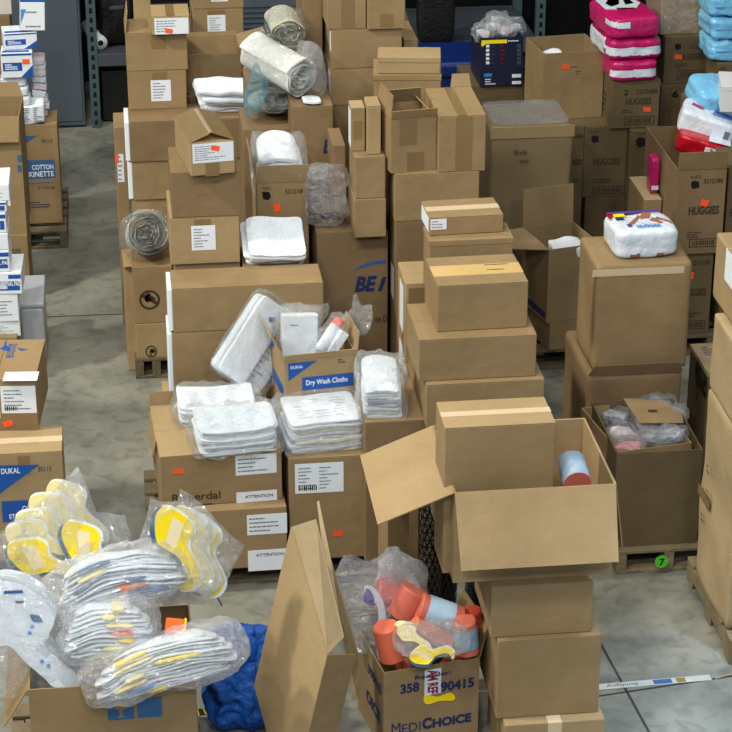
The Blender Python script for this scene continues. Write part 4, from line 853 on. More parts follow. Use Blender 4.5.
# ------------------------------------------------------------------ FRONT MIDDLE: labelled cartons
spal, _ = pallet('pallet under the ATTENTION cartons and their neighbours', 150, 9.42, 1, 1.03, pxr=452)
a2 = carton('brown carton with two white notices on the front pallet', 165, 287.5, 514.5, 573.5, z=.131, d=.6, tone='M', yaw=1); f = a2.front
f.label(247, 514, 287, 534, 3, 4); f.label(248, 549, 287, 570, 3, 1); 
def notice(f, x0, y0, x1, y1, tx0, tx1, seed=2):
    r = f.rect(x0, y0, x1, y1); o = f.slab('notice_label', r, WHITE, .0004, .0014); o['label'] = 'white notice reading ATTENTION'; a, c, b, d = r
    f.text('ATTENTION', f.rect(tx0, y0 + 3.2, tx1, y0 + 6.2), BLACK, h=.0026, bold=.012, parent=o); f.lines((a + .01, c + .01, b - .01, c + (d - c) * .55), WHITE, 2, seed, o, fill=.1); return o
for ob in [c for c in a2.root.children if c.name.startswith('shipping_label')][1:]: 
    for c_ in list(ob.children): bpy.data.objects.remove(c_)
    bpy.data.objects.remove(ob)
notice(f, 248, 549.5, 288, 570, 256, 284)
a1 = carton('printed front carton with torn top, orange sticker and ATTENTION notice', 159.5, 281.5, 457, None, D=9.4, z=a2, ybk=406, tone='M', top='L', seam='x', yaw=3); f = a1.front
f.label(235.5, 454.5, 276.5, 474, 6, 4); notice(f, 236.5, 491, 277, 509, 245, 273); f.sticker(173, 468.5, 184, 473.5); f.ptext('Risperdal', 172, 492.5, 220.5, 502.5, BROWNINK, bold=.012); f.plines(196, 502.5, 220, 505, n=1, seed=5, fill=.5)
flap(a1, 'back', .07, 8, TONE['M'], .0, .005, (.0, 1)); flap(a1, 'left', .1, 170, TONE['L'], .03, .005, (.1, .7)); a1.left.lines((.05, a1.h*.1, a1.d*.85, a1.h*.45), NAVY, 1, 4, fill=.35)
c1 = carton('tall brown carton with a large white label, right of the torn top carton', 288.5, 364, 459, None, D=9.47, z=.131, d=.72, tone='M'); f = c1.front; f.label(295, 463, 343.5, 492.5, 9, 7, barcode=True, cols=2); f.sticker(333, 530, 343, 535.5)
BG = 'clear bagged white pads on the front cartons'
P = up(a1, 217, .72); pack_stack('upper bag of printed white pads behind the front bag', 'pads', BG, 'pad_package', P, (pw(76, P), .22, vh(20, P)), 11, [WHITE, PAD], rot=(8, 0, 2), seed=41, bag=CLEAR, curl=.02, pr=1, exp=14)
P = up(a1, 235, .2); r = pack_stack('front bag of white printed pads on the torn top carton', 'pads', BG, 'pad_package', P, (pw(80, P), .26, vh(25, P)), 12, [WHITE, WHITE, PAD], rot=(5, 0, 6), seed=44, bag=CLEAR, curl=.02, amp=.01, pr=2, exp=12)
P = up(c1, 322, .28); pack_stack('rounded bag of cream pads on the tall labelled carton', 'pads', BG, 'pad_package', P, (pw(78, P), .3, vh(33, P)), 9, [CREAM, PAD, WHITE], rot=(4, 0, 7), seed=48, bag=CLEAR, amp=.012, exp=12, pr=1)
# dry wash cloth carton
dw = open_carton('open washcloth carton with blue band, holding packages', 284.5, 357, 361, None, D=9.78, z=c1, d=.34, tone='L', flaps=[('left', .14, 25, .02), ('right', .1, 10, .03), ('front', .03, 8, .0)], yaw=7); f = dw.front
f.poly('printed_emblem', [(288, 363.5), (317, 360.5), (288.5, 381)], BLUE); f.ptext('DUKAL', 290.5, 365.5, 303, 368.5, WHITE, bold=.02)
a_, c_, b_, d_2 = f.rect(302, 375, 353.5, 388); f.slab('printed_band', (a_, c_, b_, d_2), BLUE); f.text('Dry Wash Cloths', (a_ + .02, c_ + .018, b_ - .03, d_2 - .016), WHITE, bold=.02); f.plines(338, 358, 347, 363, NAVY, n=2, seed=4); f.lines((a_, c_ - .022, b_, c_ - .016), NAVY, 1, 5)
l_ = dw.left; l_.slab('printed_band', (.05, dw.h*.42, dw.d - .04, dw.h*.58), BLUE); l_.poly('printed_corner', [(.01, dw.h*.8), (.01, dw.h*.95), (.1, dw.h*.95)], BLUE, px=False)
P = up(dw, 299, .5, -.12); r = empty('pad_package', P, (R(-12), R(3), R(4)), 'white printed package standing in the washcloth carton', 'package', 'packages in the washcloth carton'); link('body', box_bm((-.09, -.03, 0), (.09, .03, .27), .008, 2), WHITE, r); link('clear_bag', soft_bm((.22, .1, .32), 5, .016, 9, 3, 14, ridge=True, fine=.008), CLEAR, r, True, (0, 0, .16))
Fp = Face(r, (-.09, -.03, 0), (1, 0, 0), (0, 0, 1), (1, 1), P, 0); Fp.lines((.04, .21, .13, .225), INK, 1, 3)
P = up(dw, 326, .35, .03); r = empty('red_capped_tube', P, (R(-25), R(48), R(10)), 'white tube with a red cap in the washcloth carton', 'tube', 'packages in the washcloth carton'); bm = bmesh.new(); cyl(bm, (0, 0, -.06), (0, 0, .09), .03, 18); link('tube', bm, WHITE, r, True); bm = bmesh.new(); cyl(bm, (0, 0, .0905), (0, 0, .13), .028, 18); link('cap', bm, plain('coral_red', (.95, .36, .30), .4), r, True); link('clear_bag', soft_bm((.1, .1, .26), 4, .015, 10, 5, 12, ridge=True, fine=.008), CLEAR, r, True, (0, 0, .03))
P = up(dw, 318, .3, -.1); r = empty('pad_package', P, (R(-10), R(38), R(5)), 'slanted white package beside the red capped tube', 'package', 'packages in the washcloth carton'); link('body', box_bm((-.025, -.05, 0), (.025, .05, .22), .006, 2), PACKW, r)
P = up(dw, 294, .85, .1); r = empty('yellow_cap', P, (0, 0, 0), 'small yellow cap showing above the white packages', 'cap'); bm = bmesh.new(); cyl(bm, (0, 0, -.1), (0, 0, .02), .016, 14); link('cap', bm, plain('soft_yellow', (.95, .88, .40), .5), r, True)
def wisp(label, P, pts, mat, th=.02, seed=1, rot=(0, 0, 0), group='loose clear bags', name='clear_bag', smooth=True):
    """crumpled empty film following an outline in local XZ"""
    r = empty(name, P, tuple(R(a) for a in rot), label, 'bag', group); pts = spline(pts, 3) if smooth else pts; bm = bmesh.new()
    vs = [bm.verts.new((x, 0, z)) for x, z in pts]; f = bm.faces.new(vs); bmesh.ops.triangulate(bm, faces=[f]); bmesh.ops.subdivide_edges(bm, edges=bm.edges[:], cuts=4, use_grid_fill=True); bmesh.ops.triangulate(bm, faces=bm.faces[:])
    top = [v for v in bm.verts]; bmesh.ops.solidify(bm, geom=bm.faces[:], thickness=th)
    for v in bm.verts: v.co += Vector((noise.noise(v.co * 14) * .008, noise.noise(v.co * 9 + Vector((seed, 0, 0))) * .07, noise.noise(v.co * 13 + Vector((0, seed, 0))) * .01))
    link('film', bm, mat, r, True); return r
P = up(dw, 361, .7, 0); k = mpp(P); wisp('wispy torn clear bag rising right of the washcloth carton', P + Vector((0, .05, -.04)), [(-18*k, 22*k), (-8*k, 30*k), (-4*k, 48*k), (2*k, 32*k), (12*k, 34*k), (10*k, 12*k), (0, 2*k), (-12*k, 4*k)], HAZY, seed=4)
P = up(dw, 290, .95, .0); wisp('clear film trailing behind the packages in the washcloth carton', P, [(-20*k, 8*k), (-4*k, 30*k), (14*k, 28*k), (38*k, 34*k), (34*k, 10*k), (0, 0)], CLEAR, seed=8)
# leaning white package
P = up(a1, 250, .98, .10); r = empty('pad_package', P + Vector((-.07, -.02, .02)), (R(-18), R(41), R(8)), 'white package with blue mark leaning against the washcloth carton', 'package', BG)
link('sheet_stack', soft_bm((.30, .05, .44), 14, .01, 6, 5, 14), PAD, r, True, (0, .02, .21)); link('front_pouch', soft_bm((.17, .025, .44), 12, .008, 6, 7, 14), WHITE, r, True, (-.055, -.035, .21)); link('clear_bag', soft_bm((.33, .14, .49), 7, .014, 9, 5, 18, ridge=True, fine=.007), CLEAR, r, True, (0, 0, .22))
bm = bmesh.new(); prism(bm, [(-.03, -.01), (.0, .0), (.012, .035), (.022, .03), (.02, -.015), (-.01, -.03)], 0, .002, Matrix.Translation((-.03, -.056, .36)) @ Matrix.Rotation(R(90), 4, 'X')); link('printed_mark', bm, BLUE, r)
Fp = Face(r, (.02, -.018, .05), (1, 0, 0), (0, 0, 1), (1, 1), P, 0); Fp.lines((0, 0, .09, .25), INK, 9, 7, fill=.2)
P = onzD(213, r3.top + .25, 10.0)
P = up(dd, 381, .3); r = pack_stack('white printed pads in hazy bag on the box right of the washcloths', 'pads', BG, 'pad_package', P, (pw(36, P), .3, vh(36, P)), 9, [PAD, WHITE], rot=(14, 0, -4), seed=52, exp=12, bag=HAZY, curl=-.02, amp=.012)
Fp = Face(r, (-pw(15, P), -.155, .05), (1, 0, 0), (0, 0, 1), (1, 1), P, 0); Fp.lines((0, .06, pw(28, P), .12), DBLUE, 2, 5, fill=.25)
# bag with black items on the blue lettered carton
P = up(bem, 327, .2); r = empty('clear_bag', P, (R(-10), 0, R(-8)), 'grey clear bag with black items on the blue lettered carton', 'bag', 'loose clear bags'); link('film', soft_bm((pw(42, P), .24, vh(52, P)), 4, .03, 7, 9, 18, ridge=True, fine=.014), GREYBAG, r, True, (0, 0, vh(28, P))); 
for i in range(5): link('black_item', soft_bm((.05, .05, .04), 3, .008, 20, i, 6), BLKPL, r, True, (-.08 + i * .04, -.02 + .02 * (i % 2), .045))
# cardboard flap beside
P = onzD(311, bem.top - .05, 10.75); 

# ------------------------------------------------------------------ FRONT: open box stack
x3 = carton('taped box at the bottom of the front open box stack', 505, 605, 726, None, D=7.85, z=.001, d=.42, tone='L'); toptape(x3, .06, 'y', PALETAPE, .1)
x2 = carton('plain brown carton second from the floor in the front stack', 496, 598, 641.5, 719, z=x3, d=.42, tone='M')
x1b = carton('plain brown carton directly under the big open box', 490.5, 591.5, 587, 638, z=x2, d=.42, tone='M')
vv = open_carton('big open box with wide flaps topping the front stack', 453, 611, 493, 583, z=x1b, ybk=426, tone='L', flaps=[('front', .318, 152, .008), ('left', .34, 112, .0), ('right', .3, 172, .0), ('back', .3, 174, .0)])
ww = carton('tall closed box with a pale tape strip inside the open box', 445, 556, 428, None, D=8.02, z=vv.z + .008, ybk=402, tone='M', seam='x', top='L'); toptape(ww, .045, 'x', PALETAPE)
P = Vector((0, 0, 0)); P = onzD(571, vv.z + .16, 8.0); P = onzD(571, vv.z + .01, 8.2)
r = empty('wrapped_roll', P, (R(0), 0, 0), 'roll with blue label and red end inside the big open box', 'roll', 'coral wrapped rolls'); 
hr = vv.top - vv.z - .03; bm = bmesh.new(); cyl(bm, (0, -.06, hr - .03), (0, .08, hr - .0), .06, 22); link('wrap', bm, LABELBLUE, r, True); bm = bmesh.new(); cyl(bm, (0, -.066, hr - .031), (0, -.0605, hr - .03), .058, 22); link('end_disc', bm, SALMON, r)
bm = bmesh.new(); cyl(bm, (0, .01, 0), (0, .01, hr - .075), .055, 20); link('lower_roll', bm, SALMON, r, True)
# black mesh sleeves
def sleeve(label, P, r0, h, rot, mat=BLKPL, seg=14, rows=26, th=.006):
    r = empty('mesh_sleeve', P, tuple(R(a) for a in rot), label, 'mesh', 'black mesh sleeves'); bm = bmesh.new(); ring = []
    for j in range(rows + 1):
        ring.append([bm.verts.new((r0 * math.cos(2*math.pi*(i + .5*(j % 2))/seg), r0 * math.sin(2*math.pi*(i + .5*(j % 2))/seg), h * j / rows)) for i in range(seg)])
    for j in range(rows):
        for i in range(seg):
            a, b = ring[j][i], ring[j][(i+1) % seg]
            c, d = ring[j+1][i], ring[j+1][(i+1) % seg]
            if j % 2 == 0: bm.faces.new((a, b, c)); bm.faces.new((b, d, c))
            else: bm.faces.new((a, b, d)); bm.faces.new((a, d, c))
    bmesh.ops.wireframe(bm, faces=bm.faces[:], thickness=th, use_replace=True, use_even_offset=True, use_boundary=True)
    link('netting', bm, mat, r); 
    bm = bmesh.new(); cyl(bm, (0, 0, 0), (0, 0, h - .01), r0 * .86, 16); link('core', bm, DARK if mat is LGREY else plain('sleeve_core', (.42, .38, .32), .7), r, True); return r
mb = open_carton('narrow tan box standing beside the black mesh sleeves', 388, 409, 506, None, D=8.75, z=.001, d=.35, tone='M', flaps=[])
P = onzD(429, .001, 8.75); sleeve('black mesh sleeve standing left under the open box flap', P, .058, vh(190, P), (0, 0, 0))
P = onzD(443, .001, 8.85); sleeve('black mesh sleeve standing right beside the front stack', P, .05, vh(190, P), (0, 2, 0))
P = onzD(466, .001, 8.55); sleeve('short grey mesh sleeve under the big open box', P, .05, vh(150, P), (0, 4, 0), mat=LGREY)

# ------------------------------------------------------------------ MediChoice carton
mc = open_carton('open carton printed 90415 full of wrapped coral rolls, bottom centre', 383.5, 479.5, 673, None, D=8.0, z=.001, ybk=628, tone='M', flaps=[('right', .14, 20, .03), ('back', .06, 5)], yaw=10); f = mc.front
f.ptext('Reorder:', 415, 672.5, 451, 677, NAVY, bold=.02); f.ptext('358', 400.5, 683, 419, 692.5, NAVY, bold=.04); f.ptext('90415', 440.5, 679.5, 474, 689.5, NAVY, bold=.04)
a_, c_, b_, d_2 = f.rect(391.5, 717, 471, 728); W_ = b_ - a_
f.text('M', (a_, c_, a_ + W_*.11, d_2), NAVY); f.text('EDI', (a_ + W_*.13, c_, a_ + W_*.36, d_2 - .012), NAVY); f.text('C', (a_ + W_*.38, c_, a_ + W_*.5, d_2 + .002), NAVY, bold=.05); f.text('HOICE', (a_ + W_*.51, c_, b_, d_2 - .010), NAVY, bold=.05)
r_ = f.rect(424.5, 669, 441, 694); o = f.slab('taped_notice', r_, WHITE, .0006, .002); o['label'] = 'white strip with red lettering'; f.text('AM REF', (lambda r: ((r[0]+r[2])/2 - (r[3]-r[1])/2*.95, (r[1]+r[3])/2 - (r[2]-r[0])*.32, (r[0]+r[2])/2 + (r[3]-r[1])/2*.95, (r[1]+r[3])/2 + (r[2]-r[0])*.32))(r_), plain('maroon_ink', (.55, .12, .25), .6), h=.003, bold=.04, rot=-math.pi/2, parent=o)
f.poly('yellow_tag', spline([(423.5, 699), (427, 694.5), (438, 696.5), (449, 692.5), (454.5, 695.5), (453, 700), (440, 700.5), (427, 704)], 4), YELLOW, h1=.003)
mc.left.text('390415', (mc.d*.42, mc.h*.68, mc.d*.93, mc.h*.8), NAVY, bold=.04); mc.left.text('OICE', (mc.d*.35, mc.h*.3, mc.d*.9, mc.h*.46), NAVY, bold=.04)
mc.left.slab('packing_tape', (.02, mc.h*.9, .2, mc.h*.98), TAPE)
RG = 'coral wrapped rolls'
def wroll(label, P, L, rad, rot, lab=True, mat=SALMON, labm=LABELBLUE):
    r = empty('wrapped_roll', P, tuple(R(a) for a in rot), label, 'roll', RG)
    bm = bmesh.new(); cyl(bm, (-L/2, 0, 0), (L/2, 0, 0), rad, 22); bmesh.ops.bevel(bm, geom=[e for e in bm.edges if abs(e.verts[0].co.x - e.verts[1].co.x) < 1e-5], offset=rad*.13, segments=1, affect='EDGES')
    for v in bm.verts: v.co += v.co * .05 * noise.noise(v.co * 30)
    link('wrap', bm, mat, r, 'angle')
    if lab: bm = bmesh.new(); cyl(bm, (-L*.34, 0, 0), (L*.28, 0, 0), rad * 1.03, 22, cap=False); link('paper_label', bm, labm, r, True)
    return r
kk = mpp(onzD(430, .5, 8.2))
def at(px, py, D): return onD(px, py, D)
wroll('coral roll with a pale blue label slanting at the top right', at(440, 613, 8.22), 46*kk, 14*kk, (0, 22, -6))
wroll('upright roll with blue silver label at the right corner', at(466, 636, 8.12), 38*kk, 12*kk, (0, 84, 0), labm=plain('blue_silver_label', (.50, .63, .75), .3, .6, .22, 20))
wroll('dark coral roll behind the blue silver one', at(474, 624, 8.25), 34*kk, 10*kk, (0, 80, 8), lab=False, mat=plain('deep_coral', (.72, .28, .20), .4))
wroll('orange square ended roll upright at the left of the carton', at(389, 642, 8.1), 40*kk, 13*kk, (0, 78, 0), lab=False, mat=plain('orange_wrap', (.86, .42, .30), .4))
wroll('orange roll lying under the pale blue labelled one', at(432, 634, 8.16), 46*kk, 10*kk, (0, 30, 0), lab=False, mat=plain('orange_wrap2', (.86, .43, .28), .4))
wroll('pink coral roll under film at the back middle', at(408, 603, 8.28), 34*kk, 15*kk, (0, -62, 10), lab=False)
wroll('pink coral roll under film at the back left', at(392, 594, 8.36), 34*kk, 14*kk, (0, 15, 0), lab=False, mat=plain('dusty_coral', (.80, .42, .40), .4))
P = onzD(430, mc.top - .22, 8.2); 
for i, (px, D_) in enumerate(((405, 8.12), (440, 8.14), (415, 8.3), (455, 8.3))):
    wroll('coral roll low in the carton, %s' % ['front left', 'front right', 'rear left', 'rear right'][i], onzD(px, mc.top - .13, D_), .16, .05, (0, 0, 20 * i), lab=False)
def cutout(name, root, pts, k, layers, M):
    for nm, sc, z0, z1, mat, off in layers:
        bm = bmesh.new(); cx = sum(p[0] for p in pts) / len(pts); cy = sum(p[1] for p in pts) / len(pts)
        q = [((cx + (x - cx) * sc + off[0]) * k, (cy + (y - cy) * sc + off[1]) * k) for x, y in pts]; prism(bm, spline(q, 4), z0, z1, M); link(nm, bm, mat, root)
# white curved pieces with blue / yellow in the bags
BOOM = [(-15, 39), (-7, 41), (5, 34), (15, 25), (17, 16), (12, 6), (14, -4), (20, -14), (25, -26), (22, -37), (14, -43), (2, -42), (9, -37), (12, -28), (8, -18), (1, -8), (-11, -1), (-18, 6), (-20, 28)]
def foam_piece(root, M, k, flip=1, cols=(WHITE, YELLOW, BEIGE)):
    """white backed curved piece with a coloured face and a beige patch, face towards local +Z"""
    def lay(nm, col, dx, dy, z0, z1, parent, sc=1):
        bm = bmesh.new(); prism(bm, spline([((x*sc + dx)*k*flip, (y*sc + dy)*k) for x, y in BOOM], 4), z0, z1, M); bmesh.ops.recalc_face_normals(bm, faces=bm.faces[:]); return link(nm, bm, col, parent)
    p = lay('piece', cols[0], 2.2, -.6, -.004, .0, root, 1.04); lay('printed_layer', cols[1], 0, 0, .0003, .004, p)
    if cols[1] is YELLOW: lay('blue_layer', DBLUE, -4.5, -1.5, -.009, -.0045, p)
    bm = bmesh.new(); prism(bm, [(x*flip*k, y*k) for x, y in ((-10, 4), (1, -1), (8, 24), (-3, 31))][::flip], .0044, .0054, M); link('patch', bm, cols[2], p)
    return p
def foam_bag(label, P, rot, offs, k, bagpts, seed, cols=None, mat=CLEAR, depth=.05):
    r = wisp(label, P, bagpts, mat, depth, seed, rot, 'clear bags of curved foam pieces', 'foam_piece_bag', False)
    r['category'] = 'bag'; r.name = 'foam_piece_bag'
    for i, (x, z, a, yy, fl, cc) in enumerate(offs):
        foam_piece(r, Matrix.Translation((x*k, yy, z*k)) @ Matrix.Rotation(R(90), 4, 'X') @ Matrix.Rotation(R(a), 4, 'Z'), k, fl, cc)
    return r
W3 = (WHITE, YELLOW, BEIGE); W4 = (WHITE, PALEYEL, BEIGE); W5 = (WHITE, DBLUE, DBLUE); WB = (WHITE, DBLUE, YELLOW)
# ------------------------------------------------------------------ foreground box with the bags
fb = open_carton('open carton with a fragile glass symbol, bottom left corner', 28, 196, 690, None, D=7.55, z=.131, d=.6, tone='M', flaps=[('left', .2, 148, .0)], yaw=0); f = fb.front
pallet('pallet under the bottom left open carton', 10, 7.5, 1, .7, pxr=205)
r_ = f.rect(107.5, 697.5, 134, 719.5); f.slab('printed_symbol', r_, DBLUE); a_, c_, b_, d_2 = r_; cx = (a_ + b_)/2; w_ = b_ - a_; h_ = d_2 - c_
f.poly('glass_symbol', [(cx - w_*.3, c_ + h_*.85), (cx + w_*.3, c_ + h_*.85), (cx + w_*.24, c_ + h_*.55), (cx + w_*.06, c_ + h_*.42), (cx + w_*.05, c_ + h_*.18), (cx + w_*.2, c_ + h_*.1), (cx - w_*.2, c_ + h_*.1), (cx - w_*.05, c_ + h_*.18), (cx - w_*.06, c_ + h_*.42), (cx - w_*.24, c_ + h_*.55)], TONE['M'], px=False, h0=.0013, h1=.0022)
f.slab('printed_symbol', f.rect(137, 697.5, 162, 717), DBLUE); fb.left.slab('printed_symbol', (.1, fb.h*.2, .3, fb.h*.7), BLUE)
kf = mpp(onzD(100, .8, 7.8))
fill = carton('flat box lying inside the bottom left carton under the bags', 36, 188, 715, None, D=7.6, z=fb.z + .008, d=.5, tone='M', h=fb.h - .12)
foam_bag('clear bag with yellow and blue curved pieces, upper left of the heap', at(40, 590, 8.05), (-12, 0, 4), [(5, 26, 36, -.02, 1, W3), (52, 34, 14, -.03, 1, W3), (6, 44, 40, .005, 1, W4), (16, 54, 38, .025, 1, W4), (28, 66, 30, .045, 1, W4), (40, 72, 14, .065, 1, W4)], kf, [(-46*kf, 10*kf), (-44*kf, 54*kf), (-18*kf, 78*kf), (20*kf, 104*kf), (47*kf, 126*kf), (58*kf, 100*kf), (64*kf, 76*kf), (92*kf, 74*kf), (96*kf, 50*kf), (60*kf, 12*kf), (16*kf, -6*kf)], 3, depth=.03)
foam_bag('clear bag with two yellow curved pieces, upper right of the heap', at(186, 590, 7.95), (-10, 0, -4), [(-9, 46, -3, -.02, 1, W3), (3, 44, -5, .0, 1, W4), (9, 40, -5, .02, 1, W4), (15, 34, -6, .04, 1, W3)], kf*1.04, [(-45*kf, 56*kf), (-32*kf, 100*kf), (-6*kf, 94*kf), (-3*kf, 108*kf), (28*kf, 80*kf), (60*kf, 46*kf), (42*kf, 14*kf), (18*kf, -14*kf), (-22*kf, -14*kf), (-44*kf, 24*kf)], 6, depth=.03)
def bundle(label, P, s, rot, n, mats, seed, bend=.05, bag=CLEAR):
    """thin curved pieces nested edge on inside a clear bag"""
    r = empty('foam_piece_bag', P, tuple(R(a) for a in rot), label, 'bag', 'clear bags of curved foam pieces'); g = random.Random(seed)
    for i in range(n):
        t = (i + .5) / n - .5; tp = 1 - 1.1 * t * t
        bm = soft_bm((s[0] * g.uniform(.82, .98) * tp, s[1] * g.uniform(.8, .95) * tp, s[2] / n * .86), 4, .003, 6, seed + i, 9)
        for v in bm.verts: v.co.z += -bend * (2 * v.co.x / s[0]) ** 2 * (1 + t) + .016 * noise.noise(Vector((v.co.x * 9, v.co.y * 9, seed + i * .25)))
        link('piece', bm, WHITE if i % 2 else PACKW, r, True, (g.uniform(-.02, .02), g.uniform(-.01, .01), s[2] * (t + .5)))
        if i % 2 == 0:      # coloured edges showing between the white ones
            W_ = s[0] * g.uniform(.14, .34); x0 = g.uniform(-.3, .3) * s[0]; bm = soft_bm((W_, s[1] * .96 * tp, s[2] / n * 1.1), 5, .003, 6, seed + i, 6)
            for v in bm.verts: v.co.z += -bend * (2 * (v.co.x + x0) / s[0]) ** 2 * (1 + t)
            link('coloured_piece', bm, mats[g.randrange(len(mats))], r, True, (x0, -.012, s[2] * (t + .5)))
    link('clear_bag', soft_bm((s[0] * 1.12, s[1] * 1.12, s[2] * 1.25), 3.2, .028, 8, seed, 24, ridge=True, fine=.012), bag, r, True, (0, 0, s[2] * .45)); return r
HAZE2 = clear('milky_film', (.97, .98, 1), .3, .30, .12)
PW_ = [WHITE, WHITE, PAD, WHITE, PALEYEL, WHITE, ORNG, WHITE, YELLOW]
ft = fill.top
bundle('white and orange layered pieces in clear bag, middle of the heap', at(124, 600, 7.92), (132*kf, .26, 50*kf), (-22, -10, 4), 14, [ORNG, YELLOW, DBLUE, PALEYEL, ORNG], 4, .06, HAZE2)
bundle('round bag of nested yellow and white pieces, centre of the heap', at(111, 650, 7.74), (90*kf, .24, 50*kf), (-14, -4, 0), 13, [PALEYEL, YELLOW, PALEYEL, ORNG], 7, .04, HAZE2)
bundle('large bag of nested white pieces spilling over the right carton edge', at(170, 682, 7.62), (150*kf, .26, 46*kf), (-20, -13, 3), 14, [PALEYEL, SKYB, YELLOW, PALEYEL], 12, .05, HAZE2)
# white piece with blue dots
P = at(36, 690, 7.66); r = wisp('flat white curved pieces with blue dots in clear bag, left', P, [(-46*kf, 0), (-48*kf, 70*kf), (-40*kf, 118*kf), (8*kf, 122*kf), (36*kf, 84*kf), (48*kf, 40*kf), (52*kf, -4*kf), (0, -8*kf)], CLEAR, .05, 9, (-16, 0, 4), 'clear bags of curved foam pieces', 'foam_piece_bag', False)
BIGP = [(-36, 110), (-10, 112), (15, 94), (25, 72), (18, 56), (15, 44), (30, 28), (44, 12), (43, 0), (20, 3), (11, 13), (-6, 31), (-20, 49), (-36, 56)]
for i in range(3):
    bm = bmesh.new(); prism(bm, spline([((x - 2 + i * 2.5)*kf, (y + i * 3)*kf) for x, y in BIGP], 4), -.012 - i * .016, -.004 - i * .016, Matrix.Rotation(R(90), 4, 'X')); bmesh.ops.recalc_face_normals(bm, faces=bm.faces[:]); q = link('piece', bm, WHITE, r)
    q.location.y = -.03 + i * .03
def on_piece(nm, pts, mat):
    bm = bmesh.new(); prism(bm, [(x*kf, y*kf) for x, y in pts], -.003, -.001, Matrix.Rotation(R(90), 4, 'X')); bmesh.ops.recalc_face_normals(bm, faces=bm.faces[:]); q = link(nm, bm, mat, r); q.location.y = -.034
on_piece('printed_window', [(-1, 80), (9, 78), (12, 71), (2, 72)], DBLUE); on_piece('printed_bar', [(-24, 106), (-6, 105), (-5, 102), (-24, 103)], DBLUE); on_piece('printed_bar', [(-14, 95), (-5, 94), (-6, 92), (-13, 92.5)], INK)
for x, z in ((1, 67), (-2, 61), (8, 31), (14, 26)):
    on_piece('blue_dot', [(x + 2*math.cos(a * .63), z + 2*math.sin(a * .63)) for a in range(10)], SKYB)
P = at(175, 627, 7.75); r = empty('foam_scrap', P, (R(-20), R(10), 0), 'small orange and yellow piece beside the bag heap', 'piece'); link('body', box_bm((-.04, -.01, -.035), (.035, .01, .035), .004), ORNG, r); link('edge', box_bm((.0355, -.01, -.035), (.045, .01, .04), .003), YELLOW, r)
# film in medichoice
P = at(382, 640, 8.3); k = kk; r = wisp('grey film bag with a purple marked piece rising from the carton of coral rolls', P, [(-44*k, 0), (-50*k, 60*k), (-34*k, 92*k), (-10*k, 86*k), (10*k, 96*k), (26*k, 80*k), (40*k, 50*k), (30*k, 10*k), (0, -10*k)], GREYBAG, .08, 11, (-12, 0, 4))
bm = bmesh.new(); prism(bm, spline([(-6*k, 0), (-3*k, 50*k), (-14*k, 62*k), (-16*k, 74*k), (-6*k, 72*k), (4*k, 50*k), (3*k, 0)], 4), 0, .006, Matrix.Translation((-2*k, -.05, -12*k)) @ Matrix.Rotation(R(90), 4, 'X')); link('white_piece', bm, WHITE, r)
bm = bmesh.new(); prism(bm, spline([(-18*k, 60*k), (-14*k, 72*k), (-8*k, 66*k), (-8*k, 54*k)], 4), .007, .01, Matrix.Translation((-2*k, -.05, -12*k)) @ Matrix.Rotation(R(90), 4, 'X')); link('purple_patch', bm, PURPLE, r)
P = at(402, 585, 8.42); r = empty('clear_bag', P, (0, 0, 0), 'knotted pale film bag standing at the back of the carton of coral rolls', 'bag', 'loose clear bags'); link('film', soft_bm((46*k, .18, 62*k), 3, .03, 9, 13, 20, ridge=True, fine=.014), HAZY, r, True, (0, 0, 0)); link('knot', soft_bm((20*k, .06, 24*k), 3, .02, 16, 3, 10, ridge=True), HAZY, r, True, (-8*k, 0, 30*k))
P = at(428, 640, 8.03); r = empty('foam_piece_bag', P, (R(-25), 0, 0), 'yellow edged white pieces under film at the front of the rolls', 'bag', 'clear bags of curved foam pieces'); foam_piece(r, Matrix.Translation((-16*k, .03, 2*k)) @ Matrix.Rotation(R(70), 4, 'X') @ Matrix.Rotation(R(24), 4, 'Z'), k*.5, 1, (WHITE, PALEYEL, BEIGE)); foam_piece(r, Matrix.Translation((2*k, -.01, -16*k)) @ Matrix.Rotation(R(70), 4, 'X') @ Matrix.Rotation(R(75), 4, 'Z'), k*.5, 1, (WHITE, YELLOW, BEIGE)); link('clear_bag', soft_bm((74*k, .16, 34*k), 3, .02, 10, 5, 18, ridge=True, fine=.01), HAZY, r, True, (4*k, 0, 2*k))

# leaning cardboard tray
P0 = onzD(270, .002, 7.95); r = empty('cardboard_tray', P0, (0, 0, 0), 'large tan cardboard tray standing on edge left of the carton of coral rolls', 'tray')
def W(px, py, D): return onD(px, py, D) - P0
def panel(name, pts, n, t, mat, root):
    bm = bmesh.new(); a = [bm.verts.new(p) for p in pts]; b = [bm.verts.new(p + n * t) for p in pts]; bm.faces.new(a); bm.faces.new(b[::-1]); N = len(pts)
    for i in range(N): bm.faces.new((a[i], a[(i+1) % N], b[(i+1) % N], b[i]))
    bmesh.ops.recalc_face_normals(bm, faces=bm.faces[:]); return link(name, bm, mat, root)
A = W(291, 527, 8.2); B = W(327, 655, 7.72); Dd = W(254, 686, 8.05)
n_ = (B - A).cross(Dd - A).normalized(); n_ = n_ if n_.dot(VD) > 0 else -n_
def onpl(px, py):
    q = ray(px, py); o = CAM - P0; return o + q * ((A - o).dot(n_) / q.dot(n_))
Cc = onpl(305, 745); Fz = onpl(270, 745)
wd_ = n_ * .11                                                       # the tray is as deep as its rim
E_ = W(316, 519, 8.29); G_ = W(344, 637, 7.86); K_ = W(356, 655, 7.84); H_ = K_ + (Cc - B)
panel('main_panel', [A, B, Cc, Fz, Dd], n_, .005, TONE['L'], r)
panel('rim_panel', [A, E_, G_, B], Vector((.5, .6, -.6)), .004, TONE['Y'], r)
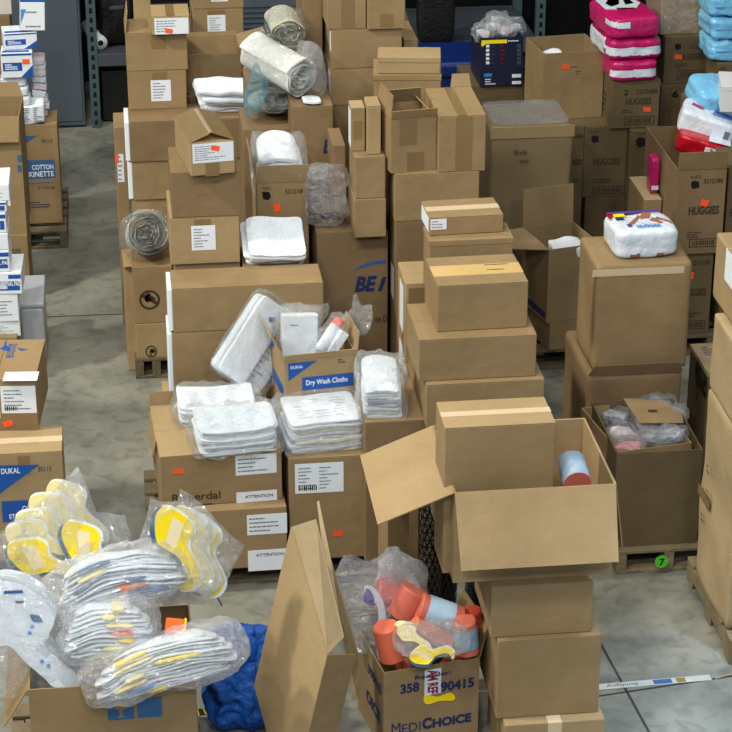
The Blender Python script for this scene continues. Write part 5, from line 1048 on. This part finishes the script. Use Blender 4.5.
ep = panel('end_panel', [B, K_, H_, Cc], Vector((-.2, 1, 0)).normalized(), .005, TONE['M'], r)
panel('back_panel', [W(317, 502, 8.40), W(319, 501, 8.40), W(331, 560, 8.22), W(358, 652, 7.96), W(358, 700, 7.9), W(352, 700, 7.9), W(343, 640, 7.98), W(324, 560, 8.22)], Vector((.3, 1, 0)).normalized(), .005, TONE['Y'], r)
# blue jacket
P = onzD(238, .001, 8.3); r = empty('blue_jacket', P, (0, 0, 0), 'crumpled blue fabric jacket on the floor behind the bag heap', 'jacket')
bm = soft_bm((.30, .34, .42), 3.2, .06, 6, 5, 30, ridge=True, fine=.03); link('body', bm, JACKET, r, True, (.02, 0, .2)); link('sleeve', soft_bm((.11, .16, .46), 3, .03, 8, 9, 20, ridge=True, fine=.02), JACKET, r, True, (.1, -.1, .22), (R(-8), R(14), 0)); link('collar', soft_bm((.2, .08, .06), 3, .02, 9, 3, 12, ridge=True), JACKET, r, True, (-.02, .0, .43), (0, R(-6), 0))
# floor tapes
def floor_strip(name, label, a, b, w, mat, cat='tape'):
    A, B = onz(*a, 0.0016), onz(*b, 0.0016); d = (B - A); L = d.length; r = empty(name, A, (0, 0, math.atan2(d.y, d.x)), label, cat); link('strip', box_bm((0, 0, 0), (L, w, .001)), mat, r); return r, L
r, L = floor_strip('floor_tape', 'worn white floor tape with handwriting, bottom right', (597, 690), (712, 680), .045, plain('worn_white_tape', (.72, .72, .68), .6, .3, .15, 20))
F_ = Face(r, (0, 0, .001), (1, 0, 0), (0, 1, 0), (1, 1), (0, 0, 0), 0); F_.text('Bandaging', (.05, .008, .2, .038), BLACK, h=.0004, rot=math.pi, italic=.3)
link('blue_mark', box_bm((L*.5, .004, .0011), (L*.66, .04, .0015)), DBLUE, r); link('brown_mark', box_bm((L*.7, .004, .0011), (L*.78, .04, .0015)), plain('ochre', (.55, .45, .22), .7), r)
r, L = floor_strip('hazard_tape', 'yellow and black floor tape beside the blue jacket', (190, 717), (215, 713), .05, FLOORYEL); link('black_stripe', box_bm((L*.4, 0, .0011), (L*.6, .05, .0016)), BLKPL, r)

# ------------------------------------------------------------------ light
wd = bpy.data.worlds.new('world'); SC.world = wd; wd.use_nodes = True; wd.node_tree.nodes['Background'].inputs[0].default_value = (.80, .90, 1.0, 1); wd.node_tree.nodes['Background'].inputs[1].default_value = .30
def area(loc, tgt, size, e, col, sy=None):
    l = bpy.data.lights.new('ceiling_or_added_lamp', 'AREA'); l.energy = e; l.color = col; l.size = size
    if sy: l.shape = 'RECTANGLE'; l.size_y = sy
    o = bpy.data.objects.new('ceiling_or_added_lamp', l); COL.objects.link(o); o.location = loc; o.rotation_euler = (Vector(tgt) - Vector(loc)).to_track_quat('-Z', 'Y').to_euler(); return o
WC = (1, .94, .80); CC_ = (.88, .94, 1)
for loc, tgt, sz, e, col in (((-6.0, 9.0, 8.0), (-.3, 10.5, .5), .6, 720, WC), ((-2.6, 4.2, 8.5), (-.9, 8.6, .5), .6, 230, WC), ((-.6, 4.6, 8.5), (-.2, 9, .5), .6, 190, WC),
                             ((-.4, 13.5, 8.5), (0, 12.5, .5), .6, 150, WC), ((2.4, 13.0, 8.5), (.8, 12, .5), .6, 80, WC), ((2.8, 6.5, 8.5), (.8, 9.5, .5), .5, 60, WC), ((-2.2, 8.6, 8.6), (-.8, 9, .5), .5, 60, WC),
                             ((2.2, .5, 7.5), (.3, 9.5, .8), 1.0, 170, CC_), ((-.6, .5, 7.2), (-.3, 9.5, .8), 1.0, 170, CC_)):  # unseen cool pair on the camera side, added as fill
    area(loc, tgt, sz, e, col)
l = area((3.6, 7.2, 6.5), (2.75, 7.7, 0), .3, 13, (.55, .74, 1)); l.data.spread = R(24)  # added narrow blue lamp, stands in for daylight on the floor
vs = SC.view_settings; vs.view_transform = 'Standard'; vs.look = 'None'; vs.gamma = 1; vs.use_curve_mapping = False; vs.exposure = 0.0
